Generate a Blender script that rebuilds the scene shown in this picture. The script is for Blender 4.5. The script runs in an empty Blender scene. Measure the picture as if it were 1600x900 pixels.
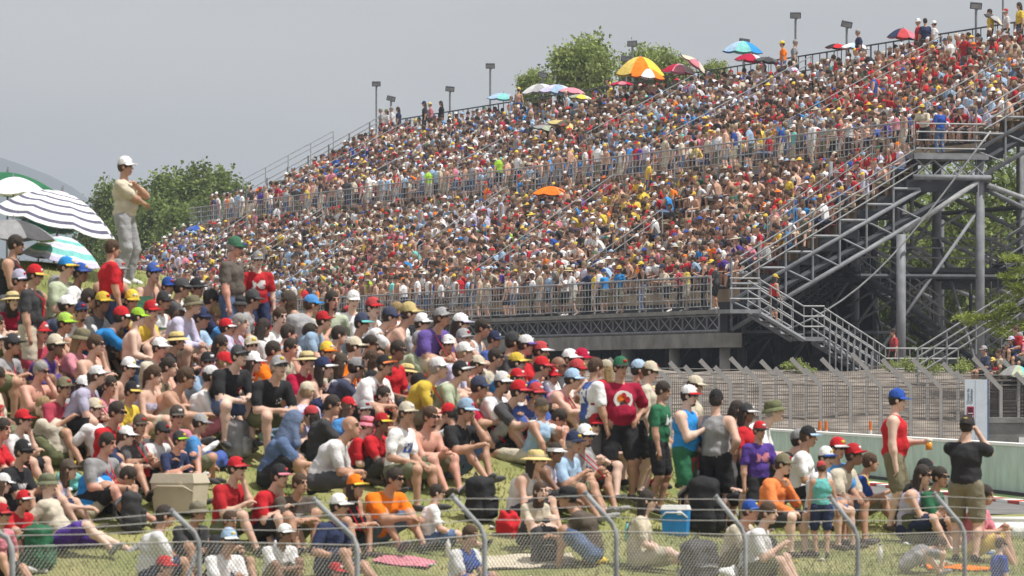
import bpy, math, random
import numpy as np
from mathutils import Matrix, Vector
R = math.radians
random.seed(7); rng = np.random.default_rng(7)
scene = bpy.context.scene
COL = scene.collection

# ------------------------------------------------------------------ camera, sky, sun, exposure
cd = bpy.data.cameras.new('camera'); cam = bpy.data.objects.new('camera', cd); COL.objects.link(cam)
cam.location = (0, 0, 0); cam.rotation_euler = (R(90), 0, 0)
cd.lens = 200; cd.sensor_width = 36; cd.shift_y = 161/1600
cd.clip_start = 1; cd.clip_end = 20000
cd.dof.use_dof = True; cd.dof.focus_distance = 215; cd.dof.aperture_fstop = 7.5
scene.camera = cam
w = bpy.data.worlds.new('World'); scene.world = w; w.use_nodes = True
nt = w.node_tree; bg = nt.nodes['Background']
sky = nt.nodes.new('ShaderNodeTexSky'); sky.sky_type = 'NISHITA'; sky.sun_disc = False
SUN = Vector((.42, -.16, .89)).normalized()
sky.sun_elevation = math.asin(SUN.z); sky.sun_rotation = math.atan2(SUN.x, SUN.y)
sky.dust_density = 5.0; sky.air_density = 1.0
tc = nt.nodes.new('ShaderNodeTexCoord'); ns = nt.nodes.new('ShaderNodeTexNoise')
mp = nt.nodes.new('ShaderNodeMapping'); mp.inputs['Scale'].default_value = (7, 7, 30)
ns.inputs['Scale'].default_value = 1.0; ns.inputs['Detail'].default_value = 5; ns.inputs['Roughness'].default_value = .55
rp = nt.nodes.new('ShaderNodeValToRGB')
rp.color_ramp.elements[0].position = .36; rp.color_ramp.elements[0].color = (5.75, 5.72, 5.7, 1)
rp.color_ramp.elements[1].position = .64; rp.color_ramp.elements[1].color = (6.9, 6.75, 6.5, 1)
mx = nt.nodes.new('ShaderNodeMix'); mx.data_type = 'RGBA'; mx.inputs['Factor'].default_value = .86
nt.links.new(tc.outputs['Generated'], mp.inputs['Vector']); nt.links.new(mp.outputs['Vector'], ns.inputs['Vector'])
nt.links.new(ns.outputs['Fac'], rp.inputs['Fac'])
nt.links.new(sky.outputs['Color'], mx.inputs['A']); nt.links.new(rp.outputs['Color'], mx.inputs['B'])
nt.links.new(mx.outputs['Result'], bg.inputs['Color']); bg.inputs['Strength'].default_value = .1
sd = bpy.data.lights.new('sun', 'SUN'); so = bpy.data.objects.new('sun', sd); COL.objects.link(so)
sd.energy = 4.6; sd.angle = R(.6); sd.color = (1, .96, .9)
so.rotation_euler = SUN.to_track_quat('Z', 'Y').to_euler(); so.location = (20, 0, 60)
scene.view_settings.view_transform = 'Standard'; scene.view_settings.look = 'None'
scene.view_settings.exposure = 0.17; scene.view_settings.gamma = 1
scene.render.engine = 'CYCLES'
scene.cycles.max_bounces = 5; scene.cycles.diffuse_bounces = 3; scene.cycles.transparent_max_bounces = 6
scene.cycles.use_denoising = True

F_PX, HOR = 8889.0, 611.0
def at(px, py, Y):                       # a point of the place, given the line of sight and its distance
    return Vector(((px-800)*Y/F_PX, Y, (HOR-py)*Y/F_PX))

# ------------------------------------------------------------------ materials
MATS = {}
def material(name, col, rough=.8, metal=0, var=.15, scale=6, bump=.15, bscale=40, col2=None, spec=.3):
    if name in MATS: return MATS[name]
    m = bpy.data.materials.new(name); m.use_nodes = True; t = m.node_tree; p = t.nodes['Principled BSDF']
    p.inputs['Roughness'].default_value = rough; p.inputs['Metallic'].default_value = metal
    p.inputs['Specular IOR Level'].default_value = spec
    c = t.nodes.new('ShaderNodeTexCoord'); n = t.nodes.new('ShaderNodeTexNoise')
    n.inputs['Scale'].default_value = scale; n.inputs['Detail'].default_value = 6
    r = t.nodes.new('ShaderNodeValToRGB')
    a = col; b = col2 or tuple(min(1, x*(1+var)) for x in col)
    if col2 is None: a = tuple(x*(1-var) for x in col)
    r.color_ramp.elements[0].position = .32; r.color_ramp.elements[0].color = (*a, 1)
    r.color_ramp.elements[1].position = .68; r.color_ramp.elements[1].color = (*b, 1)
    t.links.new(c.outputs['Object'], n.inputs['Vector']); t.links.new(n.outputs['Fac'], r.inputs['Fac'])
    t.links.new(r.outputs['Color'], p.inputs['Base Color'])
    if bump:
        n2 = t.nodes.new('ShaderNodeTexNoise'); n2.inputs['Scale'].default_value = bscale; n2.inputs['Detail'].default_value = 3
        bp = t.nodes.new('ShaderNodeBump'); bp.inputs['Strength'].default_value = bump; bp.inputs['Distance'].default_value = .03
        t.links.new(c.outputs['Object'], n2.inputs['Vector']); t.links.new(n2.outputs['Fac'], bp.inputs['Height'])
        t.links.new(bp.outputs['Normal'], p.inputs['Normal'])
    MATS[name] = m; return m
def attr_material(name, rough=.8, transl=0, bump=0):
    m = bpy.data.materials.new(name); m.use_nodes = True; t = m.node_tree; p = t.nodes['Principled BSDF']
    a = t.nodes.new('ShaderNodeAttribute'); a.attribute_name = 'Col'
    p.inputs['Roughness'].default_value = rough; p.inputs['Specular IOR Level'].default_value = .25
    t.links.new(a.outputs['Color'], p.inputs['Base Color'])
    if transl:
        tr = t.nodes.new('ShaderNodeBsdfTranslucent'); mxs = t.nodes.new('ShaderNodeMixShader')
        mxs.inputs['Fac'].default_value = transl
        t.links.new(a.outputs['Color'], tr.inputs['Color']); t.links.new(p.outputs[0], mxs.inputs[1]); t.links.new(tr.outputs[0], mxs.inputs[2])
        t.links.new(mxs.outputs[0], t.nodes['Material Output'].inputs['Surface'])
    return m
CC = dict(w=((.78,.78,.79),'white'), k=((.028,.028,.031),'black'), n=((.032,.042,.095),'navy'), b=((.03,.085,.36),'blue'),
    B=((.03,.25,.62),'bright blue'), r=((.50,.022,.03),'red'), m=((.40,.012,.05),'crimson'), y=((.72,.52,.07),'yellow'),
    o=((.85,.20,.015),'orange'), g=((.33,.33,.34),'grey'), G=((.03,.14,.07),'green'), l=((.36,.62,.05),'lime'),
    p=((.10,.05,.30),'purple'), t=((.16,.52,.50),'turquoise'), e=((.56,.50,.39),'beige'), h=((.19,.17,.11),'khaki'),
    s=((.35,.50,.68),'pale blue'), c=((.085,.085,.09),'charcoal'), i=((.62,.22,.28),'pink'), j=((.10,.15,.27),'denim'),
    v=((.14,.15,.08),'olive'), a=((.52,.50,.66),'lavender'), u=((.10,.08,.065),'brown'), q=((.40,.45,.32),'sage'), d=((.15,.15,.23),'slate'), z=((.62,.50,.22),'tan'))
_cv = random.Random(99)
def cloth(code):
    v = _cv.choice((0, 0, 1, 2)); c = CC[code][0]; L = sum(c)/3
    c = [c, tuple(x*.84+L*.10+.025 for x in c), tuple(x*.78+.004 for x in c)][v]
    return cloth_(code, v, c)
def cloth_(code, v, c):
    return material(f'cloth {CC[code][1]} {v}', c, .92, var=.14, scale=6, bump=.75, bscale=13, spec=.15)
SKIN = [material('skin fair', (.60,.385,.295), .55, var=.09, scale=7, bump=.05, spec=.35),
        material('skin tanned', (.47,.27,.185), .5, var=.09, scale=7, bump=.05, spec=.35),
        material('skin brown', (.24,.13,.085), .5, var=.09, scale=7, bump=.05, spec=.35),
        material('skin sunburnt', (.60,.31,.235), .5, var=.14, scale=9, bump=.05, spec=.35), material('skin pale', (.68,.47,.38), .55, var=.09, scale=7, bump=.05, spec=.35)]
HAIR = dict(d=material('hair dark', (.036,.026,.02), .6, var=.4, scale=60, bump=.5, bscale=120),
            n=material('hair brown', (.075,.042,.024), .6, var=.4, scale=60, bump=.5, bscale=120),
            g=material('hair grey', (.30,.29,.28), .6, var=.3, scale=60, bump=.5, bscale=120),
            f=material('hair fair', (.32,.22,.11), .6, var=.3, scale=60, bump=.5, bscale=120))
EYE = material('eye dark', (.02,.014,.012), .3, bump=0); LIP = material('lips', (.36,.13,.11), .5, bump=0)
GLASS = material('dark lenses', (.008,.008,.01), .12, bump=0, spec=.6)
STEEL = material('grey steel', (.21,.22,.24), .6, 0, var=.22, scale=3, bump=.08)
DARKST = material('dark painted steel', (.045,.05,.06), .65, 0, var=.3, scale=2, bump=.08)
GALV = material('galvanised steel', (.30,.31,.32), .6, 0, var=.25, scale=5, bump=.1)
CONC = material('grey concrete', (.22,.215,.20), .9, var=.28, scale=1.5, bump=.3, bscale=12)
TAN = material('tan seat plastic', (.40,.31,.21), .65, var=.14, scale=1.2, bump=.1)
MAROON = material('maroon seat plastic', (.17,.035,.045), .6, var=.2, scale=2)
BARK = material('bark', (.09,.075,.055), .95, var=.35, scale=4, bump=.6, bscale=10)
LEAF = attr_material('leaves', .6, .35)
CROWDM = attr_material('crowd cloth and skin', .85)

# ------------------------------------------------------------------ mesh helpers
def npmesh(name, V, Fs, mats=(), mi=None, smooth=False, col=None):
    """V (n,3); Fs: list of int arrays (k,3) or (k,4)"""
    me = bpy.data.meshes.new(name); V = np.asarray(V, np.float32)
    Fs = [np.asarray(f, np.int32) for f in Fs if len(f)]
    nl = sum(f.size for f in Fs); npoly = sum(len(f) for f in Fs)
    me.vertices.add(len(V)); me.vertices.foreach_set('co', V.ravel())
    me.loops.add(nl); me.polygons.add(npoly)
    me.loops.foreach_set('vertex_index', np.concatenate([f.ravel() for f in Fs]))
    tot = np.concatenate([np.full(len(f), f.shape[1], np.int32) for f in Fs])
    me.polygons.foreach_set('loop_start', np.concatenate([[0], np.cumsum(tot)[:-1]]).astype(np.int32))
    for m in mats: me.materials.append(m)
    if mi is not None: me.polygons.foreach_set('material_index', np.asarray(mi, np.int32))
    if smooth: me.polygons.foreach_set('use_smooth', np.ones(npoly, bool))
    me.update(calc_edges=True)
    if col is not None:
        ca = me.color_attributes.new('Col', 'FLOAT_COLOR', 'POINT')
        ca.data.foreach_set('color', np.concatenate([col, np.ones((len(col), 1))], 1).astype(np.float32).ravel())
    return me
class MB:
    def __init__(s): s.v = []; s.f = []; s.m = []
    def add(s, vs, fs, m=0):
        o = len(s.v); s.v += [tuple(x) for x in vs]; s.f += [tuple(i+o for i in f) for f in fs]; s.m += [m]*len(fs); return s
    def box(s, c, d, M=None, m=0):
        vs = [Vector((c[0]+sx*d[0]/2, c[1]+sy*d[1]/2, c[2]+sz*d[2]/2)) for sx in (-1,1) for sy in (-1,1) for sz in (-1,1)]
        if M is not None: vs = [M @ v for v in vs]
        return s.add(vs, [(0,1,3,2),(4,6,7,5),(0,4,5,1),(2,3,7,6),(0,2,6,4),(1,5,7,3)], m)
    def hexa(s, p, m=0):                  # eight corners: bottom four, top four (counter-clockwise)
        return s.add(p, [(3,2,1,0),(4,5,6,7),(0,1,5,4),(1,2,6,5),(2,3,7,6),(3,0,4,7)], m)
    def tube(s, pts, r, n=6, m=0, cap=True):
        pts = [Vector(p) for p in pts]; rs = r if isinstance(r, (list, tuple)) else [r]*len(pts); rings = []
        for i, p in enumerate(pts):
            d = (pts[min(i+1, len(pts)-1)]-pts[max(i-1, 0)]).normalized()
            a = d.orthogonal().normalized() if abs(d.z) > .95 else d.cross(Vector((0,0,1))).normalized(); b = d.cross(a)
            rings.append([p+(a*math.cos(2*math.pi*k/n)+b*math.sin(2*math.pi*k/n))*rs[i] for k in range(n)])
        fs = [(i*n+k, (i+1)*n+k, (i+1)*n+(k+1)%n, i*n+(k+1)%n) for i in range(len(pts)-1) for k in range(n)]
        if cap: fs += [tuple(range(n)), tuple((len(pts)-1)*n+k for k in reversed(range(n)))]
        return s.add([v for q in rings for v in q], fs, m)
    def mesh(s, name, mats, smooth=False):
        me = bpy.data.meshes.new(name); me.from_pydata(s.v, [], s.f)
        for m in (mats if isinstance(mats, (list, tuple)) else [mats]): me.materials.append(m)
        me.polygons.foreach_set('material_index', s.m)
        if smooth: me.polygons.foreach_set('use_smooth', [True]*len(s.f))
        me.update(); return me
def obj(name, me, parent=None, M=None, mats=None):
    o = bpy.data.objects.new(name, me); COL.objects.link(o)
    if parent is not None: o.parent = parent
    if M is not None: o.matrix_local = M
    if mats:
        for i, m in enumerate(mats):
            if i < len(o.material_slots) and m is not None: o.material_slots[i].link = 'OBJECT'; o.material_slots[i].material = m
    return o
def tag(o, label=None, cat=None, group=None, kind=None):
    for k, v in (('label', label), ('category', cat), ('group', group), ('kind', kind)):
        if v: o[k] = v
    return o
def empty(name, loc=(0,0,0), rz=0):
    o = bpy.data.objects.new(name, None); COL.objects.link(o); o.location = loc; o.rotation_euler.z = rz; o.empty_display_size = .2
    return o
def part(name, mb, mat, parent, smooth=False): return obj(name, mb.mesh(name, mat, smooth), parent)
def T(x, y, z, rz=0, s=1): return Matrix.Translation((x,y,z)) @ Matrix.Rotation(rz, 4, 'Z') @ Matrix.Scale(s, 4)

# ------------------------------------------------------------------ smooth bodies from tapered limbs
def rc(a, b, ra, rb, reg=0, **k): return dict(t='c', a=np.array(a, float), b=np.array(b, float), ra=ra, rb=rb, reg=reg, **k)
def el(c, r, reg=0, M=None, **k): return dict(t='e', c=np.array(c, float), r=np.array(r, float), reg=reg, M=np.eye(3) if M is None else np.array(M), **k)
def bx(c, r, rd, reg=0, **k): return dict(t='b', c=np.array(c, float), r=np.array(r, float), rd=rd, reg=reg, **k)
def pdist(p, x, y, z):
    if p['t'] == 'b':
        q = [np.abs(x-p['c'][0])-p['r'][0]+p['rd'], np.abs(y-p['c'][1])-p['r'][1]+p['rd'], np.abs(z-p['c'][2])-p['r'][2]+p['rd']]
        return np.sqrt(sum(np.maximum(a, 0)**2 for a in q))+np.minimum(np.maximum(np.maximum(q[0], q[1]), q[2]), 0)-p['rd']
    if p['t'] == 'c':
        a, d = p['a'], p['b']-p['a']; L = max(float(d@d), 1e-9)
        X, Y, Z = x-a[0], y-a[1], z-a[2]
        t = np.clip((X*d[0]+Y*d[1]+Z*d[2])/L, 0, 1)
        return np.sqrt((X-t*d[0])**2+(Y-t*d[1])**2+(Z-t*d[2])**2)-(p['ra']+(p['rb']-p['ra'])*t)
    c, M, r = p['c'], p['M'], p['r']; X, Y, Z = x-c[0], y-c[1], z-c[2]
    q = [(X*M[0][i]+Y*M[1][i]+Z*M[2][i]) for i in range(3)]
    k0 = np.sqrt(sum((q[i]/r[i])**2 for i in range(3))); k1 = np.sqrt(sum((q[i]/r[i]**2)**2 for i in range(3)))
    return k0*(k0-1)/np.maximum(k1, 1e-6)
def pbox(p):
    if p['t'] == 'c': r = max(p['ra'], p['rb']); return np.minimum(p['a'], p['b'])-r, np.maximum(p['a'], p['b'])+r
    r = p['r'].max(); return p['c']-r, p['c']+r
def snets(F, lo, h):
    S = F < 0; nx, ny, nz = F.shape; cnt = np.zeros((nx-1, ny-1, nz-1), np.int8)
    for a in (0,1):
        for b in (0,1):
            for c in (0,1): cnt += S[a:nx-1+a, b:ny-1+b, c:nz-1+c]
    act = (cnt > 0) & (cnt < 8); idx = np.full(act.shape, -1, np.int32); cells = np.argwhere(act); idx[act] = np.arange(len(cells))
    acc = np.zeros((len(cells), 3)); n = np.zeros(len(cells))
    cs = [(a,b,c) for a in (0,1) for b in (0,1) for c in (0,1)]
    fv = {c: F[cells[:,0]+c[0], cells[:,1]+c[1], cells[:,2]+c[2]] for c in cs}
    for a in cs:
        for ax in range(3):
            if a[ax]: continue
            b = list(a); b[ax] = 1; b = tuple(b); m = (fv[a] < 0) != (fv[b] < 0)
            den = np.where(m, fv[a]-fv[b], 1); t = np.where(m, fv[a]/den, 0)
            for q in range(3): acc[:,q] += m*(a[q]+(t if q == ax else 0))
            n += m
    V = lo+h*(cells+acc/n[:,None]); Q = []
    def quads(m, s0, A, B, C, D):
        q = np.stack([A[m], B[m], C[m], D[m]], 1); fl = ~s0[m]; q[fl] = q[fl][:, ::-1]; Q.append(q)
    s0, s1 = S[:-1,1:-1,1:-1], S[1:,1:-1,1:-1]; quads(s0 != s1, s0, idx[:,:-1,:-1], idx[:,1:,:-1], idx[:,1:,1:], idx[:,:-1,1:])
    s0, s1 = S[1:-1,:-1,1:-1], S[1:-1,1:,1:-1]; quads(s0 != s1, s0, idx[:-1,:,:-1], idx[:-1,:,1:], idx[1:,:,1:], idx[1:,:,:-1])
    s0, s1 = S[1:-1,1:-1,:-1], S[1:-1,1:-1,1:]; quads(s0 != s1, s0, idx[:-1,:-1,:], idx[1:,:-1,:], idx[1:,1:,:], idx[:-1,1:,:])
    return V, np.concatenate(Q)
def sdf(prims, h, k=.03, pad=.06):
    bb = [pbox(p) for p in prims if not p.get('neg')]
    lo = np.min([b[0] for b in bb], 0)-pad; hi = np.max([b[1] for b in bb], 0)+pad
    n = np.ceil((hi-lo)/h).astype(int)+1; F = np.full(n, .12, np.float64)
    ax = [lo[i]+h*np.arange(n[i]) for i in range(3)]
    for p in prims:
        a, b = pbox(p); m = .10
        i0 = np.clip(((a-m-lo)/h).astype(int), 0, n); i1 = np.clip(((b+m-lo)/h).astype(int)+2, 0, n)
        x = ax[0][i0[0]:i1[0]][:,None,None]; y = ax[1][i0[1]:i1[1]][None,:,None]; z = ax[2][i0[2]:i1[2]][None,None,:]
        d = pdist(p, x, y, z)
        if p.get('fold'): d = d+p['fold']*np.sin(23*x+31*z+7*y)*np.sin(19*y-17*z+11*x)
        sl = F[i0[0]:i1[0], i0[1]:i1[1], i0[2]:i1[2]]
        if p.get('neg'): sl[:] = np.maximum(sl, -d); continue
        kk = p.get('k', k); hh = np.clip(.5+.5*(sl-d)/kk, 0, 1); sl[:] = sl*(1-hh)+d*hh-kk*hh*(1-hh)
    V, Q = snets(F, lo, h); return V, Q
def regions(prims, C):
    D = np.stack([pdist(p, C[:,0], C[:,1], C[:,2]) for p in prims if not p.get('neg')]); P = [p for p in prims if not p.get('neg')]
    w = D.argmin(0); return np.array([p['reg'] for p in P])[w], w

# head, shared by every figure: x forward, z up, origin at the middle of the skull
def head_prims():
    P = [el((-.008,0,.045), (.098,.077,.098)), el((.022,0,-.032), (.068,.058,.088)), el((.055,0,-.09), (.03,.032,.026)),
         rc((.086,0,.03), (.112,0,-.02), .009, .0155, k=.012), rc((.078,-.04,.04), (.078,.04,.04), .016, .016)]
    for s in (-1,1):
        P += [el((-.008,s*.079,0), (.022,.012,.034), k=.008), rc((.09,s*.001,-.058), (.078,s*.024,-.058), .011, .007, 5, k=.012),
              el((.098,s*.031,.018), (.019,.016,.012), neg=1)]
    return P
HP = head_prims(); HV, HQ = sdf(HP, .0135, .02, .04)
hc = HV[HQ].mean(1); HM = np.zeros(len(HQ), int)
HM[(np.abs(np.abs(hc[:,1])-.031) < .016) & (np.abs(hc[:,2]-.018) < .011) & (hc[:,0] > .06)] = 4
HM[(np.abs(np.abs(hc[:,1])-.033) < .022) & (np.abs(hc[:,2]-.045) < .0075) & (hc[:,0] > .06)] = 4
HM[(np.abs(hc[:,1]) < .026) & (np.abs(hc[:,2]+.058) < .009) & (hc[:,0] > .06)] = 5

def ik(a, t, l1, l2, pole):
    a, t, pole = map(lambda q: np.array(q, float), (a, t, pole)); d = t-a; L = np.linalg.norm(d)
    if L > (l1+l2)*.995: t = a+d/L*(l1+l2)*.995; d = t-a; L = np.linalg.norm(d)
    if L < abs(l1-l2)+.02: L = abs(l1-l2)+.02
    u = d/np.linalg.norm(d); c = (l1*l1+L*L-l2*l2)/(2*L); hh = math.sqrt(max(l1*l1-c*c, 0))
    p = pole-(pole@u)*u; p = p/max(np.linalg.norm(p), 1e-6)
    return a+u*c+p*hh, t
def rotz(v, a): c, s = math.cos(a), math.sin(a); return np.array((v[0]*c-v[1]*s, v[0]*s+v[1]*c, v[2]))
# pelvis z, lower lean, upper lean, twist, head yaw, head pitch, ankles (L, R), knee pole, wrists (L, R), elbow pole
POSES = dict(
 stand=(.93, 0, 3, 0, 5, 4, ((.02,.12,.09),(-.03,-.11,.09)), (1,0,0), ((.06,.27,.80),(.10,-.27,.82)), (-1,0,-.2)),
 stroll=(.92, 4, 6, 8, 12, 6, ((.16,.10,.09),(-.18,-.10,.10)), (1,0,0), ((-.02,.28,.82),(.20,-.25,.86)), (-1,0,-.2)),
 crossed=(.93, -2, -1, 0, 0, 0, ((.03,.13,.09),(-.03,-.12,.09)), (1,0,0), ((.17,.0,1.38),(.24,.12,1.13)), (1,0,-.8)),
 hips=(.93, 0, 2, 0, 18, 4, ((.04,.15,.09),(-.04,-.14,.09)), (1,0,0), ((.07,.2,1.0),(.07,-.2,1.0)), (-.5,0,0)),
 cup=(.93, 0, 2, 0, 8, 6, ((.05,.13,.09),(-.04,-.12,.09)), (1,0,0), ((.33,.16,1.12),(.05,-.27,.80)), (-.6,0,-1)),
 phone=(.93, 0, 4, 0, 0, 3, ((.05,.14,.09),(-.04,-.13,.09)), (1,0,0), ((.25,.09,1.55),(.25,-.09,1.55)), (.3,0,-1)),
 rail=(.90, 14, 20, 0, 0, 0, ((-.05,.12,.09),(-.12,-.11,.09)), (1,0,0), ((.48,.20,1.08),(.48,-.2,1.08)), (-.5,0,-1)),
 clap=(.93, 2, 4, 0, 6, 3, ((.05,.12,.09),(-.03,-.12,.09)), (1,0,0), ((.30,.05,1.2),(.30,-.05,1.22)), (-.4,0,-1)),
 knees=(.15, 6, 24, 0, 0, 3, ((.55,.15,-.05),(.60,-.13,-.07)), (.2,.1,1), ((.42,.02,.42),(.44,-.02,.38)), (-.2,0,-1)),
 hug=(.14, 14, 34, 0, 4, -2, ((.42,.12,.0),(.45,-.11,-.02)), (.2,0,1), ((.46,-.04,.33),(.47,.05,.30)), (0,0,-1)),
 back=(.12, -28, -12, 0, 8, 0, ((.82,.16,.0),(.70,-.16,.02)), (0,0,1), ((-.38,.25,.06),(-.36,-.25,.06)), (-1,0,.2)),
 cross=(.12, 6, 22, 0, 0, 8, ((.30,-.14,.06),(.36,.14,.06)), (.3,0,.35), ((.34,.10,.22),(.34,-.1,.22)), (-.3,0,-1)),
 bent=(.14, 45, 78, 0, 0, 30, ((.62,.16,.0),(.60,-.16,.02)), (0,0,1), ((.64,.14,.12),(.62,-.13,.12)), (0,0,1)),
 eat=(.13, 10, 22, 0, 4, 10, ((.45,.16,.02),(.62,-.14,.02)), (.1,.1,1), ((.28,.07,.68),(.50,-.14,.40)), (.1,0,-1)),
 fore=(.12, 22, 40, -6, 12, 4, ((.62,.17,.0),(.55,-.14,.0)), (.1,0,1), ((.58,.12,.28),(.6,-.10,.30)), (0,0,-1)),
 legs=(.12, 4, 14, 0, 0, 0, ((.84,.10,.03),(.80,-.12,.03)), (0,0,1), ((.34,.14,.20),(.36,-.12,.22)), (-.4,0,-.6)),
 chair=(.46, 4, 12, 0, 6, 4, ((.47,.15,.06),(.42,-.14,.06)), (1,0,1), ((.36,.14,.56),(.34,-.14,.55)), (-.6,0,-1)),
 chairf=(.46, 26, 42, 0, 0, -8, ((.46,.16,.06),(.38,-.15,.06)), (1,0,1), ((.46,.06,.54),(.47,-.05,.56)), (0,0,-1)),
 chairc=(.46, 12, 22, 0, 10, 6, ((.45,.15,.06),(.40,-.14,.06)), (1,0,1), ((.26,.05,.86),(.40,-.12,.55)), (.3,0,-1)),
 kneel=(.50, 6, 12, 0, 8, 4, ((-.32,.10,.05),(.30,-.12,.08)), (1,0,.6), ((.30,.14,.62),(.32,-.14,.60)), (-.5,0,-1)),
)
def joints(pose, var=0, build='m'):
    pz, l1, l2, tw, hy, hp, ank, kp, wr, ep = POSES[pose]; r = random.Random(hash((pose, var)) % 9999 if False else sum(map(ord, pose))*17+var*101)
    if pose == 'knees':
        wr = [wr, ((.34,.17,.38),(.40,-.13,.42)), ((.27,.05,.68),(.42,-.10,.40)), ((.48,.07,.22),(.46,-.05,.25)), ((.18,.20,.22),(.34,-.18,.28))][var % 5]
        if var % 5 == 4: ank = ((.78,.14,-.08),(.62,-.13,-.06))
    j = (lambda s: r.uniform(-s, s)) if var else (lambda s: 0.0)
    l1 += j(5); l2 += j(7); hy += j(22); hp += j(7); tw += j(8)
    sw = {'m': .20, 's': .212, 'f': .17, 'b': .215}[build]; hw = {'m': .095, 's': .102, 'f': .10, 'b': .105}[build]
    pel = np.array((0, 0, pz)); t = R(tw)
    def fr(l):
        l = R(l); return rotz((math.sin(l), 0, math.cos(l)), t), rotz((math.cos(l), 0, -math.sin(l)), t)
    u1, f1 = fr(l1); u2, f2 = fr(l2); lf = rotz((0,1,0), t)
    mid = pel+u1*.26; top = mid+u2*.235; J = dict(pel=pel, mid=mid, top=top, u1=u1, u2=u2, f1=f1, f2=f2, lf=lf)
    nb = top+u2*.03; hz = R(hy)+t; pit = R(hp)
    un = u2*.75+np.array((0,0,.45)); un /= np.linalg.norm(un); J['nb'] = nb
    hf = np.array((math.cos(hz)*math.cos(pit), math.sin(hz)*math.cos(pit), -math.sin(pit)))
    hl = np.array((-math.sin(hz), math.cos(hz), 0)); hu = np.cross(hf, hl); J['head'] = nb+un*.175+hf*.028
    J['HM'] = np.stack([hf, hl, hu], 1)
    for i, s in ((0, 1), (1, -1)):
        S = top+lf*s*sw-u2*.045; H = pel+lf*s*hw-u1*.01
        A = np.array(ank[i])+np.array((j(.05), j(.03), 0)); kpv = np.array(kp)+np.array((0, s*.25, 0))
        K, A = ik(H, A, .43, .42, kpv)
        W = np.array(wr[i])+np.array((j(.04), j(.04), j(.04))); E, W = ik(S, W, .29, .255, np.array(ep)+np.array((0, s*.55, 0)))
        sh = A-K; sh /= np.linalg.norm(sh); fd = np.array((1.0, s*.25, 0)); fd -= (fd@sh)*sh*.85; fd /= np.linalg.norm(fd)
        if pose == 'kneel' and i == 0: fd = np.array((-1.0, 0, -.1))
        hd = W-E; hd /= np.linalg.norm(hd)
        J[i] = dict(S=S, H=H, K=K, A=A, E=E, W=W, fd=fd, hd=hd, s=s)
    return J
def body_prims(J, top, bot, build):
    P = []; fat = {'m': 0, 's': .026, 'f': -.012, 'b': .055}[build]; c = 0 if top in 'NX' else .016; fo = .0 if top in 'NX' else .009
    M1 = np.stack([J['f1'], J['lf'], J['u1']], 1); M2 = np.stack([J['f2'], J['lf'], J['u2']], 1)
    P.append(el(J['pel']+J['u1']*.02, (.125+fat*.5, .165+fat*.4, .125), 2, M1, fold=.004))
    P.append(el(J['pel']+J['u1']*.16+J['f1']*(.01+fat*.6), (.128+fat+c, .155+fat*.6+c, .155), 1, M1, fold=fo))
    P.append(el(J['mid']+J['u2']*.08, (.137+c+fat*.4, .175+c+fat*.3, .178), 1, M2, fold=fo))
    P.append(rc(J[0]['S']-J['lf']*.03, J[1]['S']+J['lf']*.03, .066+c*.7, .066+c*.7, 1))
    if c: P.append(el(J['pel']+J['u1']*.07, (.135+fat, .172+fat*.5, .10), 1, M1, fold=.006))
    if build == 'f':
        for s in (-1,1): P.append(el(J['mid']+J['u2']*.07+J['f2']*.085+J['lf']*s*.065, (.062,.062,.062), 1))
    P.append(rc(J['nb']-J['u2']*.05, J['head']-J['HM'][:,2]*.045-J['HM'][:,0]*.02, .062, .053, 0))
    for i in (0, 1):
        q = J[i]; S, E, W, H, K, A = (q[x] for x in 'SEWHKA'); hd = q['hd']; th = {'m': 1, 's': 1.12, 'f': .86, 'b': 1.15}[build]
        P += [rc(S, E, .056*th, .044*th, 0), rc(E, W, .044*th, .028*th, 0), el((E*.7+W*.3), (.048*th,)*3, 0),
              rc(W+hd*.015, W+hd*.085, .028, .031, 0)]
        if top == 'T': P.append(rc(S, S+(E-S)*.66, .062*th, .069*th, 1, k=.02, fold=.006))
        if top == 'L': P += [rc(S, E, .064*th, .058*th, 1, fold=.005), rc(E, E+(W-E)*.93, .056*th, .042*th, 1, k=.012, fold=.005)]
        lt = {'m': 1, 's': 1.1, 'f': .97, 'b': 1.15}[build]
        P += [rc(H, K, .086*lt, .060*lt, 0), rc(K, A, .056*lt, .037, 0), el(K*.68+A*.32-q['fd']*.02, (.058*lt,)*3, 0), el(K, (.062*lt,)*3, 0)]
        if bot == 'S': P.append(rc(H, H+(K-H)*.80, .108*lt, .098*lt, 2, k=.012, fold=.006))
        if bot == 'P': P += [rc(H, K, .102*lt, .080*lt, 2, fold=.006), rc(K, K+(A-K)*.93, .078*lt, .066, 2, k=.012, fold=.006)]
        if bot == 'B': P.append(rc(H, H+(K-H)*.22, .10*lt, .10*lt, 2, k=.012))
        fd = q['fd']; dn = np.cross(np.cross(fd, (A-K)/np.linalg.norm(A-K)), fd)
        P += [rc(A+dn*.03-fd*.04, A+dn*.04+fd*.12, .043, .036, 3, k=.015), rc(A+dn*.04+fd*.08, A+dn*.045+fd*.17, .038, .03, 3, k=.015)]
    return P
BODY = {}; GEO = {}; PATCH = {}
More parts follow.
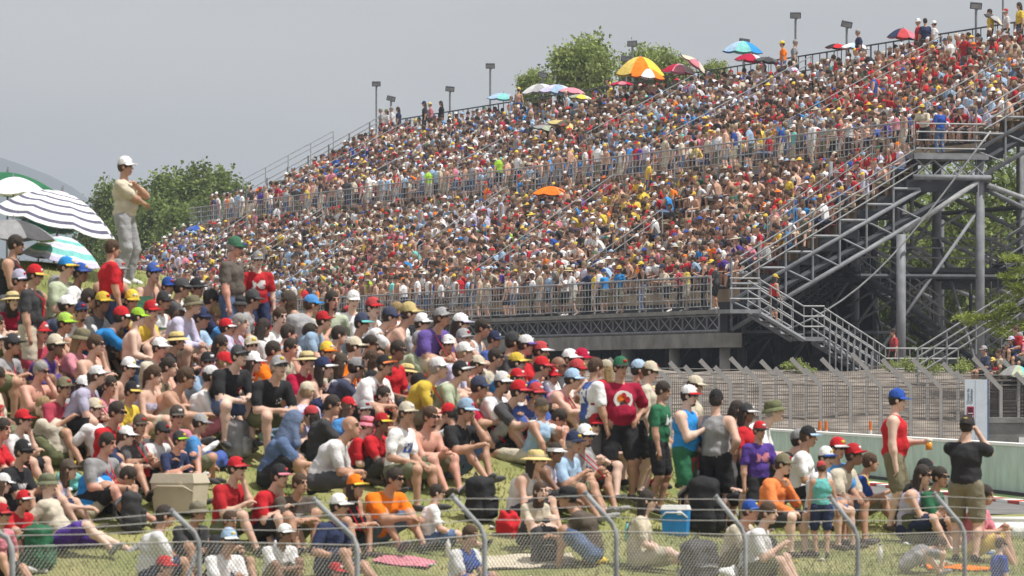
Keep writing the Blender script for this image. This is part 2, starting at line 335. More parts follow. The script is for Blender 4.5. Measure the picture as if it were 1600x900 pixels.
def fingers(V, Q, J, off):
    vs = []; fs = []
    for i in (0, 1):
        q = J[i]; d = q['hd']; side = np.cross(d, (0, 0, 1.0))
        if np.linalg.norm(side) < .2: side = np.array((0, 1.0, 0))
        side /= np.linalg.norm(side); nrm = np.cross(side, d); nrm = nrm if nrm[2] < 0 else -nrm
        for k in range(5):
            if k < 4: b = q['W']+d*.085+side*(k-1.5)*.021; l = (.036, .042, .039, .03)[k]; d1 = d*.9+nrm*.4; d2 = d*.4+nrm*.9
            else: b = q['W']+d*.03-side*.034*q['s']; l = .036; d1 = d*.7-side*.65*q['s']; d2 = d*.95+nrm*.2
            pts = [b, b+d1*l, b+d1*l+d2*l*.8]; o = off+len(vs)
            for n, p in enumerate(pts):
                rr = (.0105, .0095, .007)[n]
                for a, bb in ((1,0),(0,1),(-1,0),(0,-1)): vs.append(p+side*a*rr+np.cross(side, d1)*bb*rr)
            for n in (0, 1):
                for e in range(4): fs.append((o+n*4+e, o+n*4+(e+1) % 4, o+n*4+4+(e+1) % 4, o+n*4+4+e))
            fs.append((o+8, o+9, o+10, o+11))
    return vs, fs
def body(pose, top, bot, build, var):
    key = (pose, top, bot, build, var)
    if key in BODY: return BODY[key]
    J = joints(pose, var, build); P = body_prims(J, top, bot, build)
    V, Q = sdf(P, .0225, .03); C = V[Q].mean(1); reg, wh = regions(P, C)
    if top in 'NX':
        t = reg == 1
        if top == 'X':
            hgt = (C-J['mid'])@J['u2']; reg[t & ~((hgt > .03) & (hgt < .125))] = 0
        else: reg[t] = 0
    elif top == 'K':
        for i in (0, 1):
            dd = np.linalg.norm(C-J[i]['S'], axis=1); reg[(reg == 1) & (dd < .10)] = 0
    hv = (HV*.96)@J['HM'].T+J['head']; fv, ff = fingers(V, Q, J, len(V)+len(hv))
    me = npmesh('person', np.concatenate([V, hv, np.array(fv)]), [np.concatenate([Q, HQ+len(V), np.array(ff)])],
                (SKIN[0], cloth('w'), cloth('h'), cloth('k'), EYE, LIP), np.concatenate([reg, HM, np.zeros(len(ff), int)]), True)
    M = Matrix.Identity(4)
    for a in range(3):
        for b in range(3): M[a][b] = J['HM'][a][b]*.96
        M[a][3] = J['head'][a]
    GEO[key] = (V, Q, reg, P); BODY[key] = (me, M, J); return BODY[key]

# hair, hats, glasses in the head's own frame
def hair_mesh(kind):
    P = [el((-.012,0,.052), (.108,.088,.103)), el((-.045,0,.0), (.07,.08,.07)), el((.125,0,-.03), (.085,.11,.085), neg=1), el((.05,0,-.11), (.1,.12,.09), neg=1)]
    if kind == 'L': P += [rc((-.06,0,-.02), (-.085,0,-.2), .075, .055), rc((-.03,.06,-.02), (-.05,.06,-.2), .035, .03), rc((-.03,-.06,-.02), (-.05,-.06,-.2), .035, .03)]
    if kind == 'P': P += [el((-.115,0,.05), (.03,.03,.03)), rc((-.12,0,.04), (-.13,0,-.16), .035, .018)]
    V, Q = sdf(P, .016, .02, .04); V = V+rng.normal(0, .0022, V.shape)
    return npmesh('hair', V, [Q], (HAIR['d'],), None, True)
HAIRM = {k: hair_mesh(k) for k in 'SLP'}
def hat_mesh(kind, low=0):
    b = MB(); N = 18; rj = random.Random(kind.__hash__() if False else 5+int(low*100))
    def ring(rx, ry, z, x0=-.006): return [(x0+rx*math.cos(2*math.pi*i/N), ry*math.sin(2*math.pi*i/N), z) for i in range(N)]
    def loft(rings, m=0, close=True):
        vs = [v for r in rings for v in r]; fs = [(k*N+i, k*N+(i+1) % N, (k+1)*N+(i+1) % N, (k+1)*N+i) for k in range(len(rings)-1) for i in range(N)]
        if close: fs.append(tuple((len(rings)-1)*N+i for i in range(N)))
        b.add(vs, fs, m)
    if kind in 'cv':
        if kind == 'c':
            loft([[(x+rj.uniform(-.004,.004), y+rj.uniform(-.004,.004), z+rj.uniform(-.004,.004)*(a > 5)) for x, y, z in ring(.112*math.cos(R(a))**(.8+low*4), .094*math.cos(R(a))**(.8+low*4), .048+(.112-low)*math.sin(R(a)))] for a in (0, 16, 32, 48, 62, 74, 84)])
            b.tube([(-.006,0,.158-low), (-.006,0,.167-low)], .008, 6); b.box((.094,0,.096), (.016,.05,.038), Matrix.Rotation(0,4,'Y'), 2)
        else: loft([ring(.113, .095, .03), ring(.114, .096, .055), ring(.110, .092, .078)], 0, False)
        n = 9; up = []; z0 = .05
        for layer in (0, .007):
            for t in range(n):
                a = R(-72+144*t/(n-1)); ix, iy = -.006+.108*math.cos(a), .092*math.sin(a); e = math.cos(a*1.1)
                up.append((ix, iy, z0+layer)); up.append((ix+.092*e+.002, iy*1.0, z0+layer-.018*math.sin(a)**2*1.2-.018*e))
        fs = [(2*t, 2*t+1, 2*t+3, 2*t+2)[::-1] for t in range(n-1)]+[(2*n+2*t, 2*n+2*t+1, 2*n+2*t+3, 2*n+2*t+2) for t in range(n-1)]
        fs += [(2*t+1, 2*n+2*t+1, 2*n+2*t+3, 2*t+3) for t in range(n-1)]
        b.add(up, fs, 1)
    else:
        br, dr = {'k': (.155, -.035), 's': (.205, -.02)}[kind]
        loft([ring(.112, .096, .045), ring(.110, .094, .09), ring(.098, .082, .13), ring(.06, .05, .148), ring(.02, .02, .150)])
        loft([ring(.116, .099, .062), ring(.117, .10, .085)], 1, False)
        loft([ring(.108, .092, .055), ring((br+.11)/2, (br+.09)/2, .05+dr*.3), ring(br, br*.95, .045+dr), ring(br, br*.95, .039+dr), ring((br+.11)/2, (br+.09)/2, .043+dr*.3), ring(.108, .092, .047)], 0, False)
    return b.mesh({'c': 'cap', 'v': 'visor', 'k': 'hat', 's': 'hat'}[kind], [cloth('w'), cloth('w'), cloth('y')], False if kind == 'c' and False else True)
HATM = {k: hat_mesh(k) for k in 'cvks'}; CAP2 = hat_mesh('c', -.010)
def glasses_mesh():
    b = MB()
    for s in (-1, 1):
        b.box((.104, s*.032, .018), (.012, .046, .034)); b.tube([(.10, s*.052, .024), (-.01, s*.086, .018)], .004, 4)
    b.box((.108, 0, .026), (.008, .02, .007)); return b.mesh('sunglasses', GLASS)
GLASSM = glasses_mesh()
bv_, bq_ = sdf([rc((.058,0,-.096), (.048,0,-.10), .033, .031), rc((.090,-.02,-.043), (.090,.02,-.043), .009, .009)], .012, .02)
BEARDM = npmesh('beard', bv_, [bq_], (HAIR['d'],), None, True)
HOODP = [el((-.02,0,.03), (.135,.12,.145)), rc((-.07,0,-.03), (-.12,0,-.22), .12, .16), rc((-.02,.09,-.06), (.0,.13,-.24), .05, .06), rc((-.02,-.09,-.06), (.0,-.13,-.24), .05, .06), el((.11,0,-.02), (.10,.085,.11), neg=1)]
hv_, hq_ = sdf(HOODP, .022, .03); HOODM = npmesh('towel_hood', hv_, [hq_], (cloth('j'),), None, True)
POSEW = dict(stand='standing', stroll='stepping along', crossed='standing with arms crossed', hips='standing hands on hips', cup='standing with cup', phone='standing with hands to face',
    rail='leaning on a rail', clap='standing hands together', knees='sitting arms on knees', hug='sitting hugging knees', back='reclining on hands', cross='sitting cross-legged',
    bent='sitting bent forward', eat='sitting and eating', fore='sitting leaning forward', legs='sitting legs out', chair='seated', chairf='seated elbows on knees', chairc='seated hand raised', kneel='kneeling')
TOPW = dict(T='tee', K='tank top', L='long sleeves', X='bikini top')
BOTW = dict(S='shorts', P='trousers', B='trunks')
HATW = dict(c='cap', b='backward cap', k='bucket hat', s='wide straw hat', v='visor')
def print_mat(base, ink):
    n = f'print {base} {ink}'
    if n in MATS: return MATS[n]
    m = material(n, CC[ink][0], .9, col2=CC[base][0], scale=14, bump=.3, bscale=13)
    r = [x for x in m.node_tree.nodes if x.type == 'VALTORGB'][0].color_ramp; r.interpolation = 'CONSTANT'; r.elements[1].position = .54; return m
def patch(key, kind):
    if (key, kind) in PATCH: return PATCH[(key, kind)]
    V, Q, reg, P = GEO[key]; J = BODY[key][2]; C = V[Q].mean(1); e = C-J['mid']; u = e@J['u2']; l = e@J['lf']; f = e@J['f2']
    m = reg == 1
    if kind == 'logo': m &= (f > .05) & (np.abs(l) < .10) & (u > .0) & (u < .13)
    elif kind == 'back': m &= (f < -.04) & (np.abs(l) < .11) & (u > -.02) & (u < .16)
    elif kind == 'band': m &= (u > .02) & (u < .10) & (np.abs(l) < .17)
    elif kind == 'sides': m &= (np.abs(l) > .12)
    elif kind == 'chest': m &= (f > .03) & (l < .11) & (l > .02) & (u > .06) & (u < .13)
    Qp = Q[m]
    if len(Qp) < 4: PATCH[(key, kind)] = None; return None
    N = np.zeros_like(V); fn = np.cross(V[Qp[:,2]]-V[Qp[:,0]], V[Qp[:,3]]-V[Qp[:,1]])
    for k in range(4): np.add.at(N, Qp[:,k], fn)
    N /= np.maximum(np.linalg.norm(N, axis=1), 1e-9)[:,None]; ids = np.unique(Qp); mp_ = np.full(len(V), -1); mp_[ids] = np.arange(len(ids))
    PATCH[(key, kind)] = npmesh('shirt_print', (V+N*.005)[ids], [mp_[Qp]], (cloth('w'),), None, True); return PATCH[(key, kind)]
LANY = {}
def lanyard(key):
    if key not in LANY:
        J = BODY[key][2]; V = GEO[key][0]; c = J['mid']+J['u2']*.02; e = V-c; w = (np.abs(e@J['lf']) < .05) & (np.abs(e@J['u2']) < .05); d = (e@J['f2'])[w].max() if w.any() else .16
        e2 = V-(J['mid']+J['u2']*.14); w2 = (np.abs(e2@J['lf']) < .09) & (np.abs(e2@J['u2']) < .04); d2 = (e2@J['f2'])[w2].max() if w2.any() else .15
        lo = c+J['f2']*(d+.012); b = MB()
        for s in (-1, 1): b.tube([tuple(J['nb']+J['lf']*s*.062-J['f2']*.03), tuple(J['nb']-J['u2']*.02+J['lf']*s*.066+J['f2']*.05), tuple(J['mid']+J['u2']*.14+J['lf']*s*.045+J['f2']*(d2+.012)), tuple(lo)], .0085, 5)
        k = len(b.v); b.box((0,0,0), (.012,.075,.105), Matrix.Translation(Vector(lo-J['u2']*.055))); LANY[key] = b.mesh('lanyard', [cloth('r'), cloth('w')])
    return LANY[key]
def person(loc, yaw, pose, top, bot, hat, hair, skin, scale=1, build='m', var=0, label='', group='', extra='', where='', pr='', lan=''):
    me, HMx, J = body(pose, top[0], bot[0], build, var)
    shoes = random.choice('kgwuc')
    o = obj('person', me, None, Matrix.Translation(loc) @ Matrix.Rotation(R(yaw), 4, 'Z') @ Matrix.Scale(scale, 4),
            (SKIN[skin], cloth(top[1]) if top[0] != 'N' else SKIN[skin], cloth(bot[1]), cloth(shoes)))
    hk = 'S'; hm = None
    if hair[0] in 'LP': hk = hair[0]; hm = HAIR[hair[1] if len(hair) > 1 else 'd']
    elif hair[0] != '-': hm = HAIR[hair[0]]
    if hm and 'H' not in extra: obj('hair', HAIRM[hk], o, HMx, (hm,))
    if hat[0] in 'cbkvs':
        k = 'c' if hat[0] == 'b' else hat[0]; c1 = hat[1]; c2 = hat[2] if len(hat) > 2 else hat[1]
        if k == 's' and len(hat) < 3: c2 = 'u'
        hm_ = CAP2 if k == 'c' and random.random() < .45 else HATM[k]
        obj(hm_.name.split('.')[0], hm_, o, HMx @ Matrix.Rotation(R(180) if hat[0] == 'b' else 0, 4, 'Z') @ Matrix.Rotation(R(-4 if k == 'c' else -2), 4, 'Y'), (cloth(c1), cloth(c2), cloth(random.choice('wykr'.replace(c1, 'w')))))
    key = (pose, top[0], bot[0], build, var)
    if pr and top[0] in 'TKL':
        for kind in pr.split('+'):
            kk, ink = kind.split(':'); pm_ = patch(key, kk)
            if pm_: obj('shirt_print', pm_, o, None, (print_mat(top[1], ink) if kk in ('logo', 'back', 'chest') else cloth(ink),))
    if lan: obj('lanyard', lanyard(key), o, None, (cloth(lan),))
    if 'S' in extra: obj('sunglasses', GLASSM, o, HMx)
    if 'Z' in extra: obj('beard', BEARDM, o, HMx, (HAIR['n'] if hm is not HAIR['g'] else hm,))
    if 'H' in extra: obj('towel_hood', HOODM, o, HMx)
    if not label:
        tw = (f"person in {CC[top[1]][1]} {TOPW[top[0]]}" if top[0] != 'N' else f"bare-chested person in {CC[bot[1]][1]} {BOTW[bot[0]]}")
        hw = f" and {CC[hat[1]][1]} {HATW[hat[0]]}" if hat[0] in HATW else ''
        for label in (f"{tw}{hw} {POSEW[pose]} {where}", f"{tw}{hw} {POSEW[pose].split()[0]} {where}", f"{tw}{hw} {where}", f"{tw} {where}"):
            if len(label.split()) <= 16: break
    tag(o, label, 'person', group); return o

# ------------------------------------------------------------------ the ground
def smooth(t): t = np.clip(t, 0, 1); return t*t*(3-2*t)
HX = [-12, -6.66, -5, -3.33, -1.96, -.83, .4, 1.0, 1.5, 1.95, 3.33, 5, 6.66, 9, 14]
HH = [4.3, 4.2, 4.0, 3.15, 2.85, 2.6, 2.3, 2.1, 1.8, 1.5, 1.05, .85, .55, .2, 0]
def bank_z(X, Y):
    X = np.asarray(X, float); Y = np.asarray(Y, float); H = np.interp(X, HX, HH)
    z = -2.35-np.clip(68-Y, 0, 30)*.10+H*np.clip((Y-68)/12.0, 0, 1)
    f = smooth((Y-82.5)/16); z = z*(1-f)+(-2.15)*f
    return z+.035*np.sin(X*1.7+Y*.9)*np.sin(Y*1.3-X*.6)
def sheet(name, x0, x1, nx, y0, y1, ny, fz, mat):
    x, y = np.meshgrid(np.linspace(x0, x1, nx), np.linspace(y0, y1, ny), indexing='ij'); z = fz(x, y)
    i = np.arange(nx*ny).reshape(nx, ny)
    q = np.stack([i[:-1,:-1], i[1:,:-1], i[1:,1:], i[:-1,1:]], -1).reshape(-1, 4)
    return tag(obj(name, npmesh(name, np.stack([x, y, z], -1).reshape(-1, 3), [q], (mat,), None, True)), kind='structure')
SOIL = material('dry earth and scrub', (.11,.095,.082), .95, scale=1.6, bump=.8, bscale=5, col2=(.29,.25,.215))
GROUND = material('ground', (.10,.11,.06), .95, scale=.05, bump=.3, bscale=2, col2=(.2,.18,.12))
TURF = material('turf soil', (.13,.17,.045), .95, scale=.9, bump=.5, bscale=9, col2=(.33,.30,.13))
me = MB().add([(-9000,-500,-2.6),(9000,-500,-2.6),(9000,12000,-2.6),(-9000,12000,-2.6)], [(0,1,2,3)]).mesh('ground', GROUND)
tag(obj('ground', me), kind='structure')
sheet('grass_bank', -16, 9.2, 110, 40, 99, 150, bank_z, TURF)
def track_z(x, y): return -2.14+0*x
ASPH = material('worn asphalt', (.13,.13,.13), .9, scale=2, bump=.3, bscale=30, col2=(.19,.185,.18))
sheet('track', 9.2-20, 40, 20, 99.01, 166, 20, track_z, ASPH); 
sheet('track_apron', 9.21, 40, 8, 60, 99, 8, track_z, ASPH)
def soil_z(x, y):
    n = .12*np.sin(x*1.1+y*.7)*np.sin(y*.9-x*.4)+.06*np.sin(3.1*x-2.3*y)
    return -2.13+smooth((y-170)/17)*2.75+n*smooth((y-167)/6)-smooth((y-260)/60)*2.2
sheet('earth_embankment', -70, 60, 140, 166, 420, 150, soil_z, SOIL)
# grass blades over the near bank
n = 90000; gx = rng.uniform(-8, 8.8, n); gy = 60+20*rng.random(n)**.85; gz = bank_z(gx, gy)
pat = np.sin(gx*.9+1)*np.sin(gy*.8)+np.sin(gx*2.3-gy*1.1)*.6; keep = rng.random(n) < np.clip(.62+.28*pat, .15, 1); gx, gy, gz, pat = gx[keep], gy[keep], gz[keep], pat[keep]; n = len(gx)
an = rng.uniform(0, 6.28, n); hgt = rng.uniform(.025, .075, n); wd = rng.uniform(.006, .014, n); lx, ly = rng.normal(0, .03, n), rng.normal(0, .03, n)
V = np.zeros((n, 3, 3)); V[:,0] = np.stack([gx-np.cos(an)*wd, gy-np.sin(an)*wd, gz-.005], 1); V[:,1] = np.stack([gx+np.cos(an)*wd, gy+np.sin(an)*wd, gz-.005], 1)
V[:,2] = np.stack([gx+lx, gy+ly, gz+hgt], 1)
tt = np.clip(rng.random(n)*.8+pat*.2, 0, 1)[:,None]; gc = np.array((.36,.34,.14))*(1-tt)+np.array((.17,.24,.06))*tt; gc = gc*rng.uniform(.75, 1.25, (n, 1))
tag(obj('grass', npmesh('grass', V.reshape(-1, 3), [np.arange(n*3).reshape(-1, 3)], (LEAF,), None, False, np.repeat(gc, 3, 0))), 'short sunburnt grass on the spectator bank', 'grass', kind='stuff')
# the far hill
HILL = material('hazy hill', (.07,.085,.085), .95, scale=.004, bump=0)
def hill_z(x, y):
    return np.maximum(216*np.exp(-((x+490)/235.0)**2-((y-5200)/500)**2)+90*np.exp(-((x+900)/260.0)**2-((y-5400)/600)**2)+4*np.sin(x*.05)*np.sin(y*.02)-6, -2.6)
sheet('hill', -1600, 300, 90, 4000, 6600, 60, hill_z, HILL)

# ------------------------------------------------------------------ track edge: wall, run-off, kerb, sign
def wl(t, off=0.0): # along the concrete wall, t 0 far .. 1 near; off = metres to the track side
    a, b = Vector((7.05, 164, 0)), Vector((11.4, 100, 0)); d = (b-a); n = Vector((d.y, -d.x, 0)).normalized(); n = n if n.x < 0 else -n
    return a+d*t+n*off
PALEG = material('pale green wall paint', (.46,.57,.51), .7, var=.14, scale=1.6, bump=.15, bscale=8)
WHITEP = material('white paint', (.8,.8,.78), .6, var=.06, scale=3, bump=.05)
wall = empty('track_wall', wl(0)); tag(wall, 'long pale green concrete wall with white top beside the track', 'wall')
def strip(name, o0, o1, z0, z1, mat, parent=None, t0=0, t1=1, n=1):
    b = MB()
    for i in range(n):
        ta, tb = t0+(t1-t0)*i/n, t0+(t1-t0)*(i+1)/n; p = [wl(ta, o0), wl(tb, o0), wl(tb, o1), wl(ta, o1)]
        b.hexa([(q.x, q.y, z0) for q in p]+[(q.x, q.y, z1+(-.1 if False else 0)) for q in p], i % 2)
    me = b.mesh(name, mat); o = obj(name, me)
    if parent: o.parent = parent; o.matrix_parent_inverse = Matrix.Translation(-parent.location)
    return o
for i in range(16): strip('wall_panel', -.25, .0, -2.2, -1.13, PALEG, wall, i/16+.0002, (i+1)/16-.0002)
strip('wall_cap', -.28, .03, -1.128, -1.07, WHITEP, wall)
RUBBER = material('black rubber', (.02,.02,.022), .8)
strip('rubber_foot', .03, .12, -2.2, -2.06, RUBBER, wall)
GREENP = material('green run-off paint', (.24,.38,.14), .9, scale=3, bump=.1, col2=(.32,.44,.2))
tag(strip('runoff_strip', .12, 1.0, -2.16, -2.128, GREENP), kind='structure')
kerb = strip('kerb', 1.01, 1.35, -2.16, -2.08, [material('red kerb paint', (.45,.05,.04), .8), WHITEP], None, 0, 1, 44); tag(kerb, kind='structure')
# sign board
sg = empty('sign_board', at(1525, 700, 160)); tag(sg, 'tall white board with sideways lettering and red framed number by the fence', 'sign')
SB = material('sign blue side', (.10,.16,.30), .5); SW = material('sign white face', (.62,.68,.74), .5, var=.05)
hS = .0180*160/160*100*1.0  # metres
zb, ztp = at(0, 705, 160).z, at(0, 598, 160).z; hh = ztp-zb
b = MB().box((0, 0, hh/2), (.63, .12, hh)); part('panel', b, SW, sg)
b = MB().box((.335, .01, hh/2-.01), (.036, .15, hh+.01)); part('side_edge', b, SB, sg)
b = MB().box((-.02, -.064, hh/2), (.006, .006, hh-.02)); part('panel_seam', b, material('seam grey', (.4,.43,.47), .6), sg)
INK = material('sign ink', (.03,.04,.07), .6, bump=0); REDI = material('sign red', (.45,.02,.06), .6, bump=0)
def text(s, size, loc, rot, mat, parent, name='lettering'):
    cu = bpy.data.curves.new(name, 'FONT'); cu.body = s; cu.size = size; cu.extrude = .002; cu.materials.append(mat)
    tmp = bpy.data.objects.new(name, cu); COL.objects.link(tmp); bpy.context.view_layer.update()
    me = bpy.data.meshes.new_from_object(tmp.evaluated_get(bpy.context.evaluated_depsgraph_get())); bpy.data.objects.remove(tmp)
    o = obj(name, me, parent); o.location = loc; o.rotation_euler = rot; return o
text('Circuit de', .105, (-.19, -.066, hh-.68), (R(90), R(-90), 0), INK, sg); text('Catalunya', .105, (-.10, -.066, hh-.68), (R(90), R(-90), 0), INK, sg)
b = MB().box((-.16, -.067, hh-.98), (.19, .014, .44)); part('number_frame', b, REDI, sg)
b = MB().box((-.16, -.076, hh-.98), (.14, .006, .38)); part('number_field', b, material('number dark', (.09,.01,.02), .6), sg)
text('21', .20, (-.09, -.082, hh-1.10), (R(90), R(-90), 0), WHITEP, sg, 'number')

# ------------------------------------------------------------------ catch fence below the grandstand: cranked concrete posts, wire grid
cf = empty('catch_fence', (7.5, 170, -2.1)); tag(cf, 'tall wire catch fence with cranked concrete posts below the grandstand', 'fence')
WIRE = material('weathered wire', (.24,.22,.20), .7, .2, bump=0)
pb = MB()
pb.hexa([(-.045,-.06,0),(.045,-.06,0),(.045,.06,0),(-.045,.06,0),(-.045,-.06,2.35),(.045,-.06,2.43),(.045,.06,2.43),(-.045,.06,2.35)])
pb.hexa([(-.045,-.06,2.351),(.045,-.06,2.431),(.045,.06,2.431),(-.045,.06,2.351),(-.52,-.06,2.83),(-.42,-.06,2.93),(-.42,.06,2.93),(-.52,.06,2.83)])
pm = pb.mesh('post', material('pale concrete', (.36,.35,.34), .9, var=.2, scale=2, bump=.2)); wm = MB()
for k in range(22): wm.box((.45, .09, .10+k*.108), (.9, .010, .012 if k % 3 else .022))
for k in range(14): wm.box((k*.9/14, .10, 1.2), (.011, .008, 2.4))
wm = wm.mesh('wire_panel', WIRE); am = MB()
for k in range(3): am.tube([(-.12-.14*k, 0, 2.5+.15*k), (.78-.14*k, 0, 2.5+.15*k)], .010, 4)
am = am.mesh('strand_wire', WIRE)
for k in range(-3, 25):
    px = 1000+47*k*1.0; p = at(px, 0, 170); z = -.0-(px-1000)*.0004; M = T(p.x-7.5, 0, z)
    obj('post', pm, cf, M); obj('wire_panel', wm, cf, M); obj('strand_wire', am, cf, M)
cf2 = empty('debris_fence', (7.5, 178, -1)); tag(cf2, 'second wire fence strung between steel posts on the dry slope', 'fence')
for k in range(22):
    x = -4+k*.95; zz = float(soil_z(np.array(x+7.5), np.array(178.0)))+1
    obj('post', pm, cf2, T(x, 0, zz-1.0)); obj('wire_panel', wm, cf2, T(x, 0, zz-.9))
# red and white barriers, orange markers, concrete block behind the fence
RW = [material('red plastic', (.50,.05,.05), .5), material('white plastic', (.75,.74,.72), .5), material('orange plastic', (.8,.2,.03), .5)]
bb = MB(); pr = [(-.22,0),(.22,0),(.22,.18),(.10,.32),(.07,.78),(-.07,.78),(-.10,.32),(-.22,.18)]
bb.add([(-.55, y, z) for y, z in pr]+[(.55, y, z) for y, z in pr], [(i, (i+1) % 8, 8+(i+1) % 8, 8+i) for i in range(8)]+[tuple(range(7,-1,-1)), tuple(range(8,16))])
bm_ = bb.mesh('barrier', RW[0])
for i, (px, c) in enumerate([(1222,0),(1246,1),(1270,0),(1292,1),(1316,0),(1338,1),(1362,0)]):
    p = at(px, 0, 166.5-(i % 2)*.3); o = obj('barrier', bm_, None, T(p.x, p.y, -2.13, .05*(i % 3), .62), (RW[c],))
    b = MB().box((0, 0, .68), (1.0, .18, .05)); q = part('grip_bar', b, RW[1-c], o)
    tag(o, f"{'red' if c == 0 else 'white'} plastic barrier behind the track wall, number {i+1} counting from the hat wearers".replace(f'number {i+1}', ['first','second','third','fourth','fifth','sixth','seventh'][i]), 'barrier', 'plastic barriers behind the wall')
for i, px in enumerate((1281, 1291, 1360)):
    p = at(px, 0, 166); o = empty('marker_post', (p.x, p.y, -2.13)); tag(o, f"thin orange marker post behind the wall, {['beside the white barrier','nearer the red tank stander','close behind the red tank stander'][i]}", 'post', 'orange marker posts')
    part('post', MB().tube([(0,0,0), (0,0,1.25)], .045, 8), RW[2], o); part('reflector_band', MB().tube([(0,0,.85), (0,0,.98)], .050, 8), RW[1], o)
p = at(1582, 690, 167); o = empty('concrete_block', (p.x, p.y, -2.13)); tag(o, 'low grey green concrete bunker behind the fence beside the white board', 'bunker')
part('wall', MB().box((0,0,.6), (1.5,1.2,1.2)), CONC, o); part('roof_slab', MB().box((0,0,1.28), (1.62,1.32,.16)), CONC, o)
part('vent_frame', MB().box((.25,-.63,.55), (.24,.05,.45)), WHITEP, o)

# ------------------------------------------------------------------ the grandstand
GA = Vector((-.307, .952, 0)).normalized(); GB = Vector((.952, .307, 0)).normalized(); G0 = Vector((6.95, 196, 0)); LEN = 101.0
def gp(t, u, z): return G0+GA*t+GB*u+Vector((0, 0, z))
gs = empty('grandstand', (0,0,0)); tag(gs, 'long two tier steel grandstand packed with spectators on tan stepped rows', 'grandstand')
def gbox(name, t0, t1, u0, u1, z0, z1, mat, parent=None):
    b = MB().hexa([gp(t1,u0,z0), gp(t0,u0,z0), gp(t0,u1,z0), gp(t1,u1,z0), gp(t1,u0,z1), gp(t0,u0,z1), gp(t0,u1,z1), gp(t1,u1,z1)])
    return part(name, b, mat, parent or gs)
NL = 9
ROWS = [(1.0+.72*i, 3.55+.46*i) for i in range(NL)]+[(10.0+.8*i, 8.7+.42*i) for i in range(10)]
AISLE = ([2.6+14*i for i in range(8)], [7.6+14.3*i for i in range(8)])
for i, (u, z) in enumerate(ROWS):
    gbox('seating_step', .12, LEN, u, u+(.722 if i < NL else .802), z-.5, z, TAN); gbox('step_end_plate', 0, .118, u, u+(.722 if i < NL else .802), z-.55, z+.02, DARKST)
sm = MB(); sm.hexa([(-.21,-.2,.36),(.21,-.2,.36),(.21,.2,.36),(-.21,.2,.36),(-.21,-.2,.40),(.21,-.2,.40),(.21,.2,.40),(-.21,.2,.40)])
sm.hexa([(-.21,.16,.40),(.21,.16,.40),(.21,.2,.40),(-.21,.2,.40),(-.19,.2,.68),(.19,.2,.68),(.19,.23,.68),(-.19,.23,.68)])
sm.hexa([(-.05,-.05,0),(.05,-.05,0),(.05,.05,0),(-.05,.05,0),(-.05,-.05,.36),(.05,-.05,.36),(.05,.05,.36),(-.05,.05,.36)])
sv = np.array(sm.v); sf = np.array(sm.f)
ang = math.atan2(GA.y, GA.x)+math.pi; ca, sa = math.cos(ang), math.sin(ang)
def loc_to_world(v, t, u, z):
    p = gp(t, u, z); return np.stack([v[:,0]*ca-v[:,1]*sa+p.x, v[:,0]*sa+v[:,1]*ca+p.y, v[:,2]+p.z], 1)
for i, (u, z) in enumerate(ROWS):
    ts = [t for t in np.arange(.4, LEN-.3, .5) if all(abs(t-a) > .6 for a in AISLE[i >= NL])]
    V = np.concatenate([loc_to_world(sv, t, u+.5, z) for t in ts]); Fq = np.concatenate([sf+len(sv)*k for k in range(len(ts))])
    mi = np.repeat([1 if (math.sin(t*.35+i*1.9) > .8) else 0 for t in ts], len(sf))
    o = obj('seat_row', npmesh('seat_row', V, [Fq], (TAN, MAROON), mi), gs); o['kind'] = 'stuff'
gbox('lower_walkway', -.6, LEN, -.15, 1.0, 2.66, 2.8, CONC); gbox('walkway_riser', 0, LEN, .98, 1.0, 2.8, 3.1, DARKST)
gbox('middle_walkway', -.3, LEN, 7.4, 9.98, 8.16, 8.3, CONC); gbox('walkway_riser', 0, LEN, 7.52, 7.57, 7.0, 8.16, DARKST); gbox('walkway_riser', 0, LEN, 9.94, 9.99, 8.3, 8.5, DARKST)
gbox('walkway_edge_beam', -.3, LEN, 7.3, 7.40, 8.10, 8.28, STEEL)
gbox('top_walkway', 0, LEN, 18.0, 19.2, 12.63, 12.75, CONC)
gbox('concrete_beam', -.9, LEN, -.05, .7, 1.5, 2.0, CONC)
gbox('shade_backdrop', 13, LEN, 11.0, 11.2, -1.2, 7.9, DARKST); gbox('shade_backdrop', 24, LEN, 4.0, 4.1, -1.2, 3.2, DARKST)  # added dark sheets: close sky gaps, stand in for shade under the tiers
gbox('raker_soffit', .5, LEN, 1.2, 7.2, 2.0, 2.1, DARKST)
# truss under the lower walkway
tm = MB(); E = 1.25
def loc(t, z, u=0): return GA*t+GB*u+Vector((0,0,z))
tm.tube([loc(0,2.1), loc(0,2.64)], .045, 4); tm.tube([loc(0,2.64), loc(E,2.1)], .025, 4); tm.tube([loc(0,2.1), loc(E,2.64)], .025, 4); tm.tube([loc(0,2.07), loc(E,2.07)], .05, 4); tm.tube([loc(0,2.62), loc(E,2.62)], .05, 4)
tmesh = tm.mesh('truss_panel', STEEL)
for k in range(int(62/E)): obj('truss_panel', tmesh, gs, Matrix.Translation(gp(-.6+k*E, -.02, 0)))
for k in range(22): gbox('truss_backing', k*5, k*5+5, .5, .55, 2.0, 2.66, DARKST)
for k in range(14):
    part('pier', MB().tube([gp(-.3+k*5.2, .3, -.4), gp(-.3+k*5.2, .3, 1.5)], .19, 10), CONC, gs, True)
